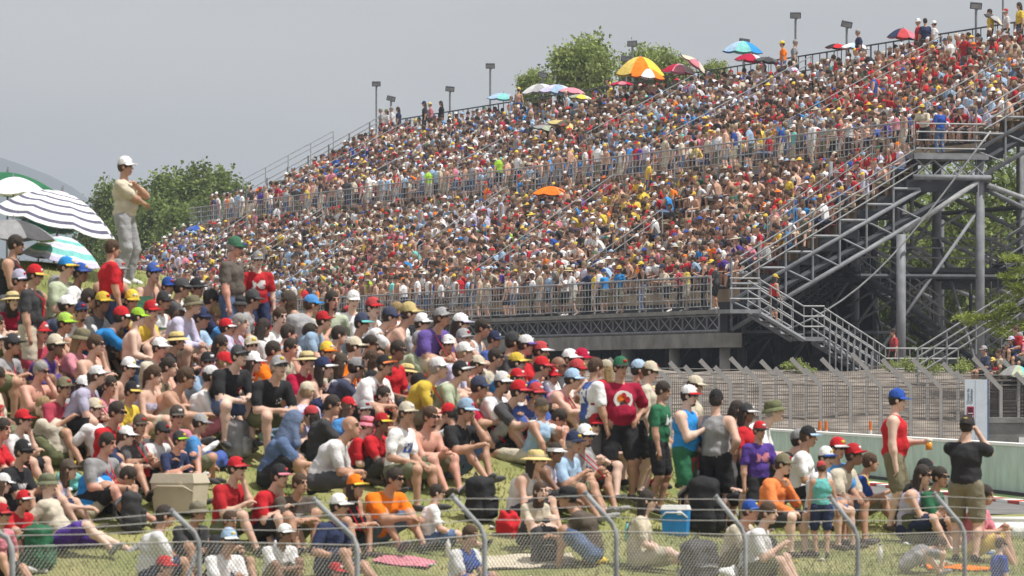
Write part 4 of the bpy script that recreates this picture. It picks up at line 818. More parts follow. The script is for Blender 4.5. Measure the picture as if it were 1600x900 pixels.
# ------------------------------------------------------------------ spectators on the bank: head position in view, then where they stand or sit on the ground
NEAR = """
25 384 chair 0 1 m Kk Sk - d 1 |under the grey and lime parasol
54 432 stand -10 1 m Tk Se cry d 1 S|above the seated crowd near the teal striped parasol
104 419 chair -5 1 m Tq Sh cBy d 1 |below the teal striped parasol
126 428 chair 10 .95 m Tw Sj cb d 1 |behind the blue and yellow cap
31 440 knees -30 1 m Tc Sk ca d 1 |at the frame edge below the grey parasol
184 424 fore -25 1 m Kp Sk cg d 1 |below the standing white cap
176 390 stand 15 .96 m Tr Sj - n 1 |in front of the tall stander in white cap
240 428 knees -50 .95 f Xk Sk cb d 1 |where the bank meets the far stand
263 449 knees -60 .9 m Tr Sk cb d 1 |below the end of the poplars
308 452 fore 5 1 m Tw Sj ck d 1 |beside the stander with green cap
284 452 knees 20 1 m Tc Sk cc d 1 |behind the white tee with black cap
367 388 stand -15 1.02 m Tu Sj cG g 1 S|next to the standing red tee boy
403 408 stand -75 .86 m Tr Sn cg n 0 |beside the brown tee stander
102 507 knees 0 1 m Nw Sk cl d 1 |near the blue crate
87 542 hug -10 1 m Kp Sp ce d 1 |beside the blue crate
88 450 knees -10 1 m Te Sk cg g 1 |behind the black tee with lanyard
105 480 fore 10 1 m Tn Sj cw d 1 |in front of the black tee stander
140 468 knees 10 1 m Ty Sk - d 1 |between white and yellow caps
161 474 knees -15 1 m Tc Sk cy d 2 |beside the yellow tee
206 472 knees -70 1 m Tz Sk cy d 1 |facing the camera above the lime cap
190 498 fore 35 1 m TB Sk crw d 1 |seen from behind beside the lime capped boy
216 497 kneel 0 .92 m Nw Sj cl d 0 |beside the bright blue tee
236 488 knees -20 .95 m Ty Sk cr d 1 |by the green folding chair
283 502 knees 5 1 f Xk Sj - Ln 0 S|next to the green folding chair
315 499 knees -10 1 m Ts Sg cn d 1 |beside the dark bikini
371 477 knees 15 1 f Kp Sk kk d 1 |at the feet of the brown tee stander
354 514 knees 10 .85 m Tb Sk crw d 1 |small, beside the purple tank top
374 558 chairf -35 1.03 m Tk Sj cc d 1 S|beside the orange tee
428 550 fore 10 1 m To Sk - d 1 |under the standing red tee boy
241 588 knees -5 .98 f Xa Se - Pn 0 |with ponytail, left of the big tanned back
291 592 fore 5 1.05 m Nw Se - n 1 |broad tanned back beside the black tee
101 608 knees -25 1 m Tm Sv ch d 1 |in front of the purple tank top
132 606 fore -15 1 m Tg Sk cw d 1 |beside the crimson tee
172 604 knees -20 .95 m Ti Sk - d 1 |between two caps below the blue crate
206 614 knees -30 .95 m Ty Sh cky d 1 |with badge, below the lime capped boy
-6 508 chair 0 1.05 m Nw Sv - d 1 |cut by the frame edge
-4 590 chair 0 1 m Te Sv - d 1 |cut by the frame edge below the blue crate
37 658 knees -15 .95 m Tw Sk cr d 1 |left of the crimson tee
183 646 knees -35 1.03 m Tr Sj - d 1 S|among the dark caps
168 694 knees -10 1 m Tg Sk - d 1 |with turquoise bundle in front
36 708 knees -5 1.02 m Tk Sk ck d 1 |near the frame edge above the red tee child
38 784 hug -20 .85 m Tr Sj crw d 1 |child on the green bag
75 758 back -15 1 m Te Sp kv g 1 |with bare legs stretched down the slope
199 746 bent -5 1 m Kw Sk - d 1 |beside the beige cool box
253 675 knees -20 .85 m Tw Sk ck d 1 |behind the beige cool box
219 666 knees 0 .92 m Tc Sk cu d 1 |left of the small white tee with black cap
281 690 knees -25 .82 m Tn Sk ckl d 1 |child beside the blue jacket heap
370 734 knees -20 1.03 m Tr Sv cr d 1 S|beside the beige cool box
258 808 knees 15 .98 m Tw Sn - d 1 |behind the wire below the cool box
310 802 hug -30 .95 m Tk Sk kh d 1 |below the cool box by the fence post
358 846 knees -40 .95 m Tw Sw csw n 1 |behind the chain link
360 815 knees -30 .9 m Tk Sk - n 1 S|just above the pale blue cap
258 888 knees -20 .9 m Tr Sk cr d 1 |lowest at the fence foot
5 672 knees -10 1 m Tr Sk - d 1 |cut by the frame edge beside a red cap
4 806 knees 0 .9 m Ti Sk cr d 1 |cut by the frame edge behind the fence
462 662 fore 5 1.05 m Tj Sk - d 1 H|under a blue towel hood
549 669 chairf 0 1.05 m Tw Sc - B 1 |bald, between the towel hood and the pink hat
575 666 knees -15 .92 m Tw Sk kir d 1 |next to the bald one
597 662 knees -10 .9 m Tr Sk cry d 1 |between pink hat and beige cap
636 647 chair -10 1 m Tw Sv ce d 1 |with dark shorts beside a bare shoulder
673 653 knees -20 1 m Nw Sh - n 1 |beside the white tee with beige cap
728 643 eat -15 1.05 m Tk Sj cs d 1 |with snack, above the black rucksack
437 746 knees -15 1 m Tr Sk cki d 1 |second of the two red tees in the front
469 757 hug 0 .95 m Tu Sv - n 1 |leaning beside the front red tee
530 793 knees -20 1 m Tn Sn cw d 1 |behind the fence post in the front
556 762 hug -25 .98 f Kk Sk coy Ld 1 S|beside the orange tee in the front
617 750 fore -25 1.05 m To Sj - d 1 S|in the front on the grass
683 771 legs 5 .82 m Tw Sj - d 1 |boy beside the orange tee in the front
735 838 knees -30 .9 m Tb Sb - n 1 |by the fence post at the bottom edge
446 836 hug -40 .85 m Tw Sh cw d 1 |child behind the chain link
524 895 cross -20 .8 m Tr Sk cr d 1 |child at the bottom edge
487 478 knees 40 1 m Te Sk cB n 1 |seen from behind below the far walkway end
583 482 knees -10 1 m Tw Sk crro d 1 |highest with red and orange cap
640 492 fore 5 1.08 m Nw Sw cz n 0 |large bare back beside the red tee
610 497 fore 0 1 m Tw Sk cn d 0 |between the red cap and the bare back
566 507 knees -20 1 m Ts Sk cnt d 1 |with teal brim
543 494 bent 10 1 m Ta Se cr d 1 |on the crest beside the teal brim
660 507 knees 0 .95 m Tg Sk cw d 1 |behind the large bare back
720 507 knees 10 1 f Xi Si cwa Ld 0 S|in white cap on the crest
755 514 fore 0 1 m Kw Se - d 1 S|beside the pink bikini on the crest
412 514 knees 30 1 f Tw Sb - Ld 1 |dark hair below the red tee boy
438 497 knees 15 1 m Tw Sk - n 0 |brown hair right of the red tee boy
486 522 fore 0 1 m Tw Sk - d 1 |head lowered below the bright blue cap
511 552 knees -10 .95 m Te Sk cyo d 1 |with bright yellow cap below the crest
554 544 knees 10 1 m To Sk ce n 0 |with beige cap below the crest
622 549 chair -15 1 m Tr Sk - d 2 S|in front of the large bare back
436 575 chairf -40 1.06 m Tk Sv cg g 0 S|bearded, beside the turquoise bikini
480 565 knees -20 .95 m Tm Sk sz d 1 |in straw hat above the turquoise bikini
506 577 hug 10 1 f Xt Sn cnw Ld 0 |in front of the straw hat
557 577 fore 25 1.02 m Tn Sk cg d 0 |back turned beside the turquoise bikini
602 573 chairf -20 1 m Tw Sk cko d 1 S|with lanyard beside the navy back
686 577 chairf -5 1.03 m Ty Sh cw g 0 |pale yellow shirt above the beige cap
721 582 chairf 0 1 m Tq Sk ckw d 0 |beside the pale yellow shirt
749 607 knees 5 1.02 m Tm Sj cn d 1 |bearded with striped scarf
802 537 knees 10 1 m Tc Sk ck d 1 |on the crest behind the lavender cap
822 541 knees 0 1 m Tr Sk cwp d 1 |on the crest beside the red caps
845 551 fore 5 1 m Tr Sj crw d 1 |with grey brimmed red cap
808 569 fore 20 1.02 m TB Sb cy d 1 |back turned under the crest
847 575 knees 10 1 m Tb Sk cr d 1 |behind the yellow striped shirt
862 590 fore 15 .9 m Te Sk cr d 1 |head lowered among the red caps
873 574 knees 10 1 m Tw Sk - B 2 |bald among the red caps
891 563 knees 0 1 m Tc Sk cw d 1 |on the crest beside the pink red cap
909 563 knees -5 1 m Tr Sk cm d 1 |behind the blue jersey stander
902 579 knees -10 1 m Tw Sk cr d 1 |behind the pale blue cap
895 595 fore 0 1 f Ki Si cs d 0 |leaning beside the blue jersey
931 576 stand 25 1 m Tb Sc - n 1 |blue and white jersey beside the big crimson tee
970 576 hips -75 1.06 b Tm Sk cGk d 1 |very large with round white chest print
811 614 fore -10 1.02 m Tc Sg cr d 1 S|beside the blue and yellow striped shirt
838 617 fore -10 1 m Tb Sk cr d 1 S|with yellow scarf, second of two red caps
873 655 bent -10 1 m Tw Sk - d 1 |white patterned back among the red caps
914 683 knees -25 1 m Tg Sk cw d 1 |in front of the blue jersey
897 694 knees -20 1 m Ts Sh cn g 1 |beside the white visor
838 721 knees -20 1 f Kw Sk sze Ld 1 S|near the red bag
868 709 knees -15 .95 f Ka Sk vw d 1 |between straw hat and pale blue tee
844 769 hug -60 .85 f Te Sk - Ln 0 |child facing the brown tee
886 779 hug 175 1 m Tu Sj kk d 1 |facing away from the track behind the fence
998 580 stand 10 .97 m Tc Sk cs d 1 |behind the big crimson tee
1016 582 stand -5 1 m Te Sk ce n 0 |next to the big crimson tee
1019 620 chair -20 1 m Tw Se sz d 1 |with striped vest beside the crimson tee
1036 612 stand -15 .97 m TG Sk - d 1 |looking past the straw hat
1077 620 clap -25 1.02 m KB SG cwr d 0 |with navy towel over the shoulder
1086 604 stand -5 .98 m Te Sk ce n 1 |behind the red and white cap
1119 628 hips 60 1.03 m Kg Sk ck d 0 |back turned in the standing row
1152 642 stand 10 .95 f Tw Sk - Ld 1 |long hair between grey tank and purple tee
1167 647 stand -20 .95 f Tr Sk ckw Ld 1 |beside the long dark hair
1187 674 cup -60 .88 m Tp Sk crk d 1 |boy with printed front
1210 644 chairf 5 1.1 m Tw Sh kv g 0 |by the end of the pale green wall
1250 690 chairf 0 1 m Tk Sk cg d 1 |in front of the pale green wall end
1263 684 chair 0 1 m Tw Sk cks n 1 |against the pale green wall
1012 784 legs -10 1 f Te Se - Ld 0 S|with red headband behind the fence
1173 800 hug -20 .92 m Te Sh cb d 1 |behind the fence beside the white tee
1201 803 knees -10 1 m Tw Sv - n 0 |behind the fence in front of the orange sleeves
1224 727 chairc -30 1 m Lo Sk ch d 1 |hand at the chin in the front
1283 733 stand 100 .68 f Kt Sn cr n 1 |small girl seen from behind
1309 702 chair -30 1 m TB Sj crw d 1 S|beside the pale green wall
1335 713 chairf -10 1 m Te Sj cr d 1 |holding out a hand near the yellow shirt
1360 724 knees 15 .95 m Ty Sh - n 1 |back turned beside the red tank stander
1291 717 chair -10 .95 m Tw Sj cwb d 1 |beside the red and white cap
1402 627 cup -10 1.06 m Kr Sh cb d 0 |alone before the pale green wall holding a beer cup
1511 668 phone 70 1.05 m Tk Sh bk d 0 |back turned before the white board
1442 744 knees -5 1 f Ka Sn - Ld 0 S|in front of the pale green wall
1469 747 knees -10 1 m TG Sk - d 1 S|beside the lavender tank top
1446 735 knees 5 1 m Tk Sk ck d 1 |hidden behind the dark heads
1469 852 bent -5 .72 m Tg Sg - n 0 |child behind the fence post
1564 852 stand 20 .62 m Tb Sb - n 0 |child alone at the corner
1540 775 knees -10 .95 m Ti Sy - d 1 |behind the black tee stander
1100 690 chair -40 .9 m Tr Sk cw d 1 |low behind the grey tank
1150 700 chair -30 .9 f Tw Sk - Lu 1 |low behind the purple tee
330 590 knees 10 1 f Tw Si cw d 0 |with floral back behind the black tee
395 470 knees 0 .95 m Tg Sk cc d 1 |low behind the red tee boy
330 470 knees 20 .95 m Tn Sk ck d 1 |between black caps under the brown tee
455 545 knees -15 .95 m Te Sk - d 1 |behind the orange tee
530 525 knees 5 .95 m Tu Sk - d 1 |between the teal brim and bowed head
700 540 knees -10 .95 m Tw Sk cw d 1 |in front of the pink bikini
775 560 knees -10 .95 m Te Sg - d 1 |below the white tank on the crest
60 480 knees -10 .95 m Te Sk - d 1 |below the black tee stander
20 540 knees -10 1 m Tg Sv ck d 1 |over the blue crate
150 540 knees 0 1 m Nw Sk - n 1 |between the lime caps
250 545 knees -20 .95 m Te Sk cw d 1 |below the green folding chair
345 540 knees -10 .95 f Kp Sk - Ld 1 |behind the black tee in front
785 600 knees -10 1 m Tw Sk cw d 1 |behind the charcoal tee
655 600 knees 0 .95 m Tr Sk ck d 1 |below the seated red tee
600 620 knees -10 .95 m Tk Sv - d 1 |behind the red and yellow cap
520 635 knees 10 1 m Tk Sk - d 1 |low beside the navy back
"""
def place(hx, hy, J, yaw, s):
    h = rotz(J['head'], R(yaw))*s
    def f(Y):
        p = at(hx, hy, Y); gx, gy = p.x-h[0], Y-h[1]; return float(bank_z(gx, gy))+h[2]-p.z, (gx, gy)
    lo, hi = 60.0, 82.3
    if f(hi)[0] < 0:
        print('PLACE high', hx, hy, round(f(hi)[0], 2)); return f(hi)[1]
    if f(lo)[0] > 0: print('PLACE low', hx, hy)
    for _ in range(40):
        m = (lo+hi)/2
        if f(m)[0] < 0: lo = m
        else: hi = m
    return f(hi)[1]
NP = {}
ROWSN = NEAR.strip().splitlines(); TAKEN = [tuple(map(float, l.split()[:2])) for l in ROWSN]; g = random.Random(21)
FILL = []
for l in ROWSN:
    a, where = l.split('|'); hx, hy = map(float, a.split()[:2])
    if not (0 < hx < 1000 and 440 < hy < 850) or len(where.split()) > 8: continue
    for _ in range(12):
        nx, ny = hx+g.choice((-1, 1))*g.uniform(18, 42), hy-g.uniform(4, 30)
        if ny < 470+max(0, nx-600)*.25: continue
        if all((nx-x)**2+((ny-y)*1.1)**2 > 24**2 for x, y in TAKEN) and (ny < 668 or (nx < 200 and ny < 765)):
            TAKEN.append((nx, ny)); sx = g.choice('mmmf')
            FILL.append(f"{nx:.0f} {ny:.0f} {g.choice(('knees','knees','hug','fore','legs','cross','eat','chairf','back'))} {g.choice((-70,-45,-30,-15,0,0,15,30,60,150)):.0f} {g.uniform(.88,1.02):.2f} {sx} {g.choice(('T','T','T','T','K','N','L') if sx == 'm' else ('T','K','X','T'))}{g.choice('wwwgkncrrmsheiqbBap')} S{g.choice('khjvnge')} {g.choice(('-','-','-','-','cw','cr','ck','ce','cg','cn','cw','cr','kh','sz','cu'))} {g.choice(('d','n','d','Ld','Ln','Pn','g','f') if sx == 'm' else ('Ld','Ln','Pd','Lf'))} {g.choice((0,1,1,3,4))} {g.choice(('x','x','S','Z' if sx == 'm' else 'x'))}|beside the one {where}")
            break
FILL = FILL[:68]; print('FILL', len(FILL))
for li, line in enumerate(ROWSN+FILL):
    a, where = line.split('|'); q = a.split(); hx, hy, pose, yaw, s, build, top, bot, hat, hair, skin = q[:11]; extra = q[11] if len(q) > 11 else ''
    hx, hy, yaw, s, skin = float(hx), float(hy), float(yaw), float(s), int(skin)
    if li < len(ROWSN) and pose == 'knees' and 470 < hy < 690 and hx < 1000: pose = {0: 'hug', 5: 'fore', 9: 'cross', 13: 'eat', 16: 'legs'}.get((li*5) % 23, pose)
    if li < len(ROWSN) and (li*7) % 9 == 0 and 'H' not in extra: yaw += (-38, 30, -60)[li % 3] if pose in ('knees', 'hug', 'cross', 'fore') else 0
    if li < len(ROWSN) and build == 'm' and 'H' not in extra: extra += 'S' if (li*13) % 10 < 3 and 'S' not in extra else ''; extra += 'Z' if (li*17) % 10 < 1 and s > .95 else ''
    if build == 'm' and (li % 3 == 0 or (int(hx), int(hy)) in ((1402,627), (1511,668), (1119,628), (1077,620), (54,432), (367,388))) and s > .93: build = 's'
    nvar = {'knees': 10, 'fore': 3, 'stand': 2, 'chairf': 2, 'hug': 2, 'chair': 2}.get(pose, 1); var = li % nvar
    if pose in ('knees', 'fore', 'chairf', 'chair', 'eat', 'hug'):
        s *= 1.05
        if abs(yaw) <= 41: yaw -= 16+((li*37) % 19-9)
    J = joints(pose, var, build); gx, gy = place(hx, hy, J, yaw, s); gz = float(bank_z(gx, gy))
    PR = {(931,576):'sides:w+back:w', (838,617):'band:y', (873,655):'back:n', (1187,674):'logo:i', (1360,724):'sides:b+band:w', (735,838):'back:w+sides:w', (602,573):'logo:r', (54,432):'chest:w', (374,558):'chest:r', (683,771):'logo:n', (1019,620):'sides:n', (575,666):'sides:r'}.get((int(hx), int(hy)), '')
    if not PR and top[0] == 'T' and (li*7) % 10 < 5: PR = ('logo:', 'back:', 'chest:', 'logo:')[li % 4]+('w' if top[1] in 'kncrmbBGpu' else 'rknb'[li % 4])
    LN = 'r' if (int(hx), int(hy)) in ((54,432), (602,573), (168,694), (749,607)) or (top[0] in 'TK' and (li*11) % 13 < 2) else ''
    if skin == 1 and li % 5 == 2: skin = 0
    if skin == 1 and li % 11 == 3: skin = 2
    if skin == 1 and li % 7 == 4: skin = 3
    if skin == 0 and li % 3 == 0: skin = 4
    NP[(int(hx), int(hy))] = (person((gx, gy, gz), yaw, pose, top, bot, hat if hat != '-' else '-', '-' if hair == 'B' else hair.replace('Lu', 'Ln'), skin, s, build, var, '', 'spectators on the grass bank', extra, where, PR, LN), J, s, yaw)
# the tall stander on the crest
J = joints('crossed', 0, 's'); gx, gy = place(196, 262, J, -14, 1.0)
NP['white'] = (person((gx, gy, float(bank_z(gx, gy))), -14, 'crossed', 'Te', 'Pg', 'cw', 'n', 1, 1.0, 's', 0, 'tall person in beige shirt and white cap standing arms crossed on the crest', 'spectators on the grass bank'), J, 1.0, -14)

# prints, cups and other held things
def on_chest(key, du, dv, df, back=False):
    o, J, s, yaw = NP[key]; c = J['mid']+J['u2']*du+J['lf']*dv+J['f2']*df; M = Matrix.Identity(4)
    ax = (J['lf'], J['u2'], J['f2'])
    for a in range(3):
        for b in range(3): M[a][b] = ax[b][a]
        M[a][3] = c[a]
    return o, M
def disc(r, n=20, z=0): 
    b = MB(); b.add([(r*math.cos(2*math.pi*i/n), r*math.sin(2*math.pi*i/n), z+.012*(1 if False else 0)) for i in range(n)]+[(r*math.cos(2*math.pi*i/n), r*math.sin(2*math.pi*i/n), z-.06) for i in range(n)], [tuple(range(n))]+[(i, n+i, n+(i+1) % n, (i+1) % n) for i in range(n)]); return b
o, M = on_chest((970, 576), .06, 0, .196)
q = part('chest_print', disc(.115), WHITEP, o); q.matrix_local = M
for (x, y, r, m) in [(-.035,.02,.05,'o'),(.04,.0,.045,'r'),(.0,-.05,.05,'k'),(.0,.055,.035,'r')]:
    d = disc(r, 12, .004); q = part('print_shape', d, cloth(m), o); q.matrix_local = M @ Matrix.Translation((x, y, 0))
BEER = material('beer', (.75,.30,.03), .2, bump=0); CLEARP = material('cup plastic', (.75,.68,.55), .3, bump=0)
def hand_point(key, i=0, d=.10): o, J, s, yaw = NP[key]; p = J[i]['W']+J[i]['hd']*d; return o.matrix_world @ Vector(p) if False else Matrix.Translation(o.location) @ Matrix.Rotation(R(yaw), 4, 'Z') @ Vector(p*s)
p = hand_point((1402, 627)); o = empty('beer_cup', p-Vector((0,0,.11))); tag(o, 'plastic cup of amber beer in the hand of the red tank stander', 'cup')
part('beer', MB().tube([(0,0,0), (0,0,.10)], [.040,.046], 14), BEER, o, True); part('cup_rim', MB().tube([(0,0,.101), (0,0,.155)], [.047,.052], 14), CLEARP, o, True)
p = hand_point((728, 643)); o = empty('snack', p); tag(o, 'orange snack held to the mouth by the black tee above the rucksack', 'snack')
part('bun', MB().tube([(-.04,0,0), (-.02,0,0), (.02,0,0), (.04,0,0)], [.02,.035,.035,.02], 10), cloth('o'), o, True); part('wrapper', MB().tube([(-.05,0,-.03), (.03,0,-.03)], .03, 8), WHITEP, o, True)
p = hand_point((1511, 668)); o = empty('camera', p); tag(o, 'small dark camera held up by the black tee stander', 'camera')
part('camera_body', MB().box((0,0,0), (.06,.13,.08)), material('camera black', (.012,.012,.013), .4), o); part('lens', MB().tube([(.02,0,0), (.09,.03,0)], .032, 12), material('lens black', (.015,.015,.017), .25), o, True)

# ------------------------------------------------------------------ near fence with cranked tubes, strand wires and chain link
nf = empty('wire_fence', (0, 55, -3.4)); tag(nf, 'chain link fence with cranked grey tube posts and strand wires before the bank', 'fence')
def s_at(px): return 176-.022*px
NPOST = [(19,844,-45,819-844),(311,836,-42,-36),(558,842,-66,-60),(757,826,-49,-49),(963,821,-47,-49),(1164,827,-44,-49),(1340,827,-42,-49),(1507,822,-46,-49),(1668,824,-44,-48)]
tops = []
for (px, yb, dx, dy) in NPOST:
    D = F_PX/s_at(px); p = at(px, yb, D); t = at(px+dx, yb+dy, D); pts = [Vector((p.x,D,-3.6)), Vector((p.x,D,p.z-.12)), Vector((p.x-.012,D,p.z-.05)), Vector((p.x-.045,D,p.z+.02)), t]
    part('post', MB().tube([q-nf.location for q in pts], .027, 10), GALV, nf, True)
    part('post_cap', MB().tube([t-nf.location, t-nf.location+(t-p).normalized()*.03], .031, 8), STEEL, nf, True); tops.append((p, t))
q = MB().tube([Vector((tops[1][0].x, tops[1][0].y, tops[1][0].z-.1))-nf.location, Vector((tops[1][0].x-.55, tops[1][0].y, -3.0))-nf.location], .022, 8); part('post_brace', q, GALV, nf, True)
NW = material('near wire', (.36,.35,.33), .5, .5, bump=0)
for k in range(len(tops)-1):
    (p0, t0), (p1, t1) = tops[k], tops[k+1]
    for f in (.96, .62, .28):
        a, b = p0+(t0-p0)*f, p1+(t1-p1)*f; m = (a+b)/2-Vector((0,0,.02)); part('strand_wire', MB().tube([a-nf.location, m-nf.location, b-nf.location], .0045, 4), NW, nf)
    part('top_wire', MB().tube([p0-nf.location-Vector((0,0,.06)), p1-nf.location-Vector((0,0,.06))], .006, 4), NW, nf)
    b = MB(); L = (p1-p0).length; d = (p1-p0)/L; H = 1.3; c = .055; n = int((L+H)/c)
    for i in range(n):
        for sgn in (1, -1):
            x0 = i*c-(H if sgn > 0 else 0); za, xa = 0.0, x0; zb2, xb = -H, x0+sgn*H
            if sgn > 0: xa, xb = i*c-H*0, i*c-H
            else: xa, xb = i*c-H, i*c
            lo_, hi_ = min(xa, xb), max(xa, xb)
            if hi_ <= 0 or lo_ >= L: continue
            def zx(x): return za+(zb2-za)*(x-xa)/(xb-xa)
            A, B = max(lo_, 0), min(hi_, L)
            if B-A < .02: continue
            pa = p0+d*A+Vector((0, .004*sgn, zx(A)-.06)); pb_ = p0+d*B+Vector((0, .004*sgn, zx(B)-.06)); b.tube([pa-nf.location, pb_-nf.location], .0030, 3, cap=False)
    q = part('chain_link_panel', b, NW, nf); q['kind'] = 'stuff'

# ------------------------------------------------------------------ parasols
def parasol(name, centre, r, depth, gores, mats, tilt, tdir, ground_z, label, group=None, wave=.05, ring=None, pole=True):
    """mats: per gore colour codes; ring: per ring colours"""
    o = empty(name, (centre[0], centre[1], ground_z)); tag(o, label, 'parasol', group)
    M = Matrix.Translation((0, 0, centre[2]-ground_z)) @ Matrix.Rotation(tdir, 4, 'Z') @ Matrix.Rotation(tilt, 4, 'Y')
    nr = 20 if ring else 10; ns = 4; w = 2*math.pi/gores; b = MB(); vs = []
    for side in (0, -.008):
        for i in range(nr+1):
            f = i/nr
            for k in range(ns+1):
                a = w*(k/ns-.5); sag = wave*r*f*f*(1-(2*k/ns-1)**2); rr = r*f*(1-.05*(1-(2*k/ns-1)**2)*f)
                vs.append((rr*math.cos(a), rr*math.sin(a), depth*(1-f**1.9)-sag+side))
    row = ns+1; off = (nr+1)*row; fs = []; ms = []
    for i in range(nr):
        for k in range(ns):
            q = (i*row+k, (i+1)*row+k, (i+1)*row+k+1, i*row+k+1); fs += [q, tuple(off+x for x in reversed(q))]; ms += [i]*2
    b.v = vs; b.f = fs; b.m = [0]*len(fs)
    if ring: b.m = [ring[m][0] for m in ms]
    me = b.mesh('canopy_panel', [cloth(c) for c in (ring[-1] if ring else ['w'])], True)
    for gk in range(gores):
        obj('canopy_panel', me, o, M @ Matrix.Rotation(w*gk, 4, 'Z'), None if ring else (cloth(mats[gk % len(mats)]),))
    rb = MB().tube([(0,0,depth-.03), (r*.5,0,depth*.72-.03), (r*.97,0,-.0)], .008*max(r, .5), 4).mesh('rib', STEEL)
    for gk in range(gores): obj('rib', rb, o, M @ Matrix.Rotation(w*(gk+.5), 4, 'Z'))
    part('finial', MB().tube([(0,0,depth-.02), (0,0,depth+.10*r)], [.025*r+.01, .006], 6), STEEL, o).matrix_local = M
    hgt = centre[2]-ground_z; top = M @ Vector((0,0,depth)); foot = Vector((0,0,0)) if pole else M @ Vector((0,0,-.75))
    part('pole', MB().tube([foot, top], .014*max(r, .6)+.004, 7), STEEL, o, True)
    return o
def near_parasol(px, py, Y, r_px, depth, gores, mats, tilt, tdir, label, ring=None):
    p = at(px, py, Y); r = r_px*Y/F_PX; return parasol('parasol', (p.x, p.y, p.z), r, depth, gores, mats, R(tilt), R(tdir), float(bank_z(p.x, p.y)), label, 'parasols on the bank', .05, ring)
ST = [(1 if i in (3, 6, 9, 12, 15, 18) else 0,) for i in range(20)]
near_parasol(84, 350, 81.5, 104, .48, 8, 'w', 14, 0, 'large navy and white ringed parasol next to the tall white cap stander', ST+['wd'])
near_parasol(22, 302, 83.5, 52, .24, 8, ['w'], -3, 0, 'plain white parasol above the ringed parasol')
near_parasol(10, 300, 86, 92, .30, 8, ['G'], 4, 0, 'dark green parasol behind the white one')
near_parasol(20, 372, 79.5, 72, .26, 8, ['g', 'l', 'g', 'g', 'c', 'g', 'g', 'c'], 2, 0, 'grey parasol with one lime panel over the dark tank top')
near_parasol(96, 407, 80.2, 66, .34, 8, 'w', 12, 0, 'turquoise, white and lavender ringed parasol below the navy ringed one', [((1, 1, 1, 0, 2, 2, 0)[i % 7],) for i in range(20)]+['wta'])
near_parasol(60, 362, 82.3, 60, .22, 8, ['t', 's'], 0, 0, 'pale turquoise parasol half hidden under the navy ringed one')
# parasols in the grandstand: pixel, tier offset and colours
def st_solve(px, u):
    lo_, hi_ = -5.0, 125.0
    for _ in range(40):
        m = (lo_+hi_)/2; p = gp(m, u, 0)
        if 800+p.x*F_PX/p.y > px: lo_ = m
        else: hi_ = m
    return lo_
def deck_z(u):
    if u < 1: return 2.8
    if u < 7.4: return 3.55+.46*int((u-1.0)/.72)
    if u < 10: return 8.3
    if u < 18: return 8.7+.42*int((u-10)/.8)
    return 12.75
for (px, py, u, rp, dep, cols, tilt, td, name) in [
    (786,160,17.6,22,.22,'ts',4,0,'teal parasol at the top row'), (843,148,17.6,25,.24,'gw',-6,0,'grey and white parasol at the top row'), (852,146,18.3,18,.25,'ck',-14,0,'black parasol among pale ones at the top'),
    (872,150,17.4,27,.24,'sa',6,0,'blue chequered parasol at the top row'), (895,150,17.8,20,.2,'ii',8,0,'small pink parasol at the top row'), (908,156,17.0,18,.18,'yeq',8,0,'yellow flowered parasol under the tree'),
    (972,137,17.7,16,.16,'im',0,0,'magenta flat parasol left of the yellow one'), (1000,122,17.8,34,.42,'yyoy',2,0,'large yellow parasol under the second tree'), (1012,126,17.2,24,.28,'oowo',6,0,'orange and white parasol in front of the yellow one'),
    (1060,118,17.8,24,.28,'mmiw',4,0,'magenta and white parasol beside the tilted pink one'), (1084,106,18.2,22,.2,'ie',38,0,'dusty pink parasol tilted on its side'), (1160,86,17.9,28,.3,'sstB',3,0,'pale blue parasol with curled edge'),
    (1172,100,17.6,22,.25,'mmmw',6,0,'magenta and white parasol under the pale blue one'), (1200,102,17.4,20,.2,'kc',10,0,'black crumpled parasol beside the magenta one'), (1308,80,17.9,17,.2,'rrk',4,0,'red and black parasol at the top rail'),
    (1336,80,18.2,20,.2,'sw',3,0,'pale blue parasol behind the top rail'), (1410,64,18.0,22,.34,'ynri',4,0,'yellow, navy and red parasol at the top rail'), (1428,76,17.6,14,.18,'ie',0,0,'pink parasol beside the multicoloured one'),
    (1552,36,17.8,15,.25,'gec',32,0,'grey patterned parasol tilted at the top corner'), (880,200,14.4,24,.2,'uz',16,0,'brown parasol in the upper tier'), (856,206,14.2,22,.18,'qg',14,0,'grey green parasol beside the brown one'),
    (856,230,12.6,17,.12,'cg',4,0,'dark grey parasol in the upper tier'), (1038,200,13.6,17,.16,'rm',24,0,'small red parasol in the upper tier'), (862,306,6.4,27,.24,'oo',3,0,'orange parasol below the middle railing'),
    (308,362,6.6,16,.24,'byb',6,0,'blue and yellow parasol at the far end railing'), (744,238,13.0,14,.12,'ez',26,0,'tan parasol tilted in the upper tier'), (766,304,8.6,12,.12,'mi',10,0,'dull crimson parasol on the middle walkway'), (918,338,5.2,13,.12,'ge',-12,0,'small grey parasol in the lower tier'),
    (1131,274,8.4,14,.3,'BBs',40,0,'half folded bright blue parasol on the middle walkway')]:
    t = st_solve(px, u); p = gp(t, u, 0); z = (HOR-py+(5 if u > 17 else 2))*p.y/F_PX; r = rp*1.2*p.y/F_PX
    parasol('parasol', (p.x, p.y, z), r, dep*r/.6, 8, cols, R(tilt), R(td), min(z-.7, deck_z(u)), name, 'parasols in the grandstand', .06)
p = at(1588, 588, 177.5); parasol('parasol', (p.x, p.y, p.z), .55, .35, 8, 'qgqt', R(8), 0, p.z-.9, 'grey green parasol on the terrace by the red shirts', None)

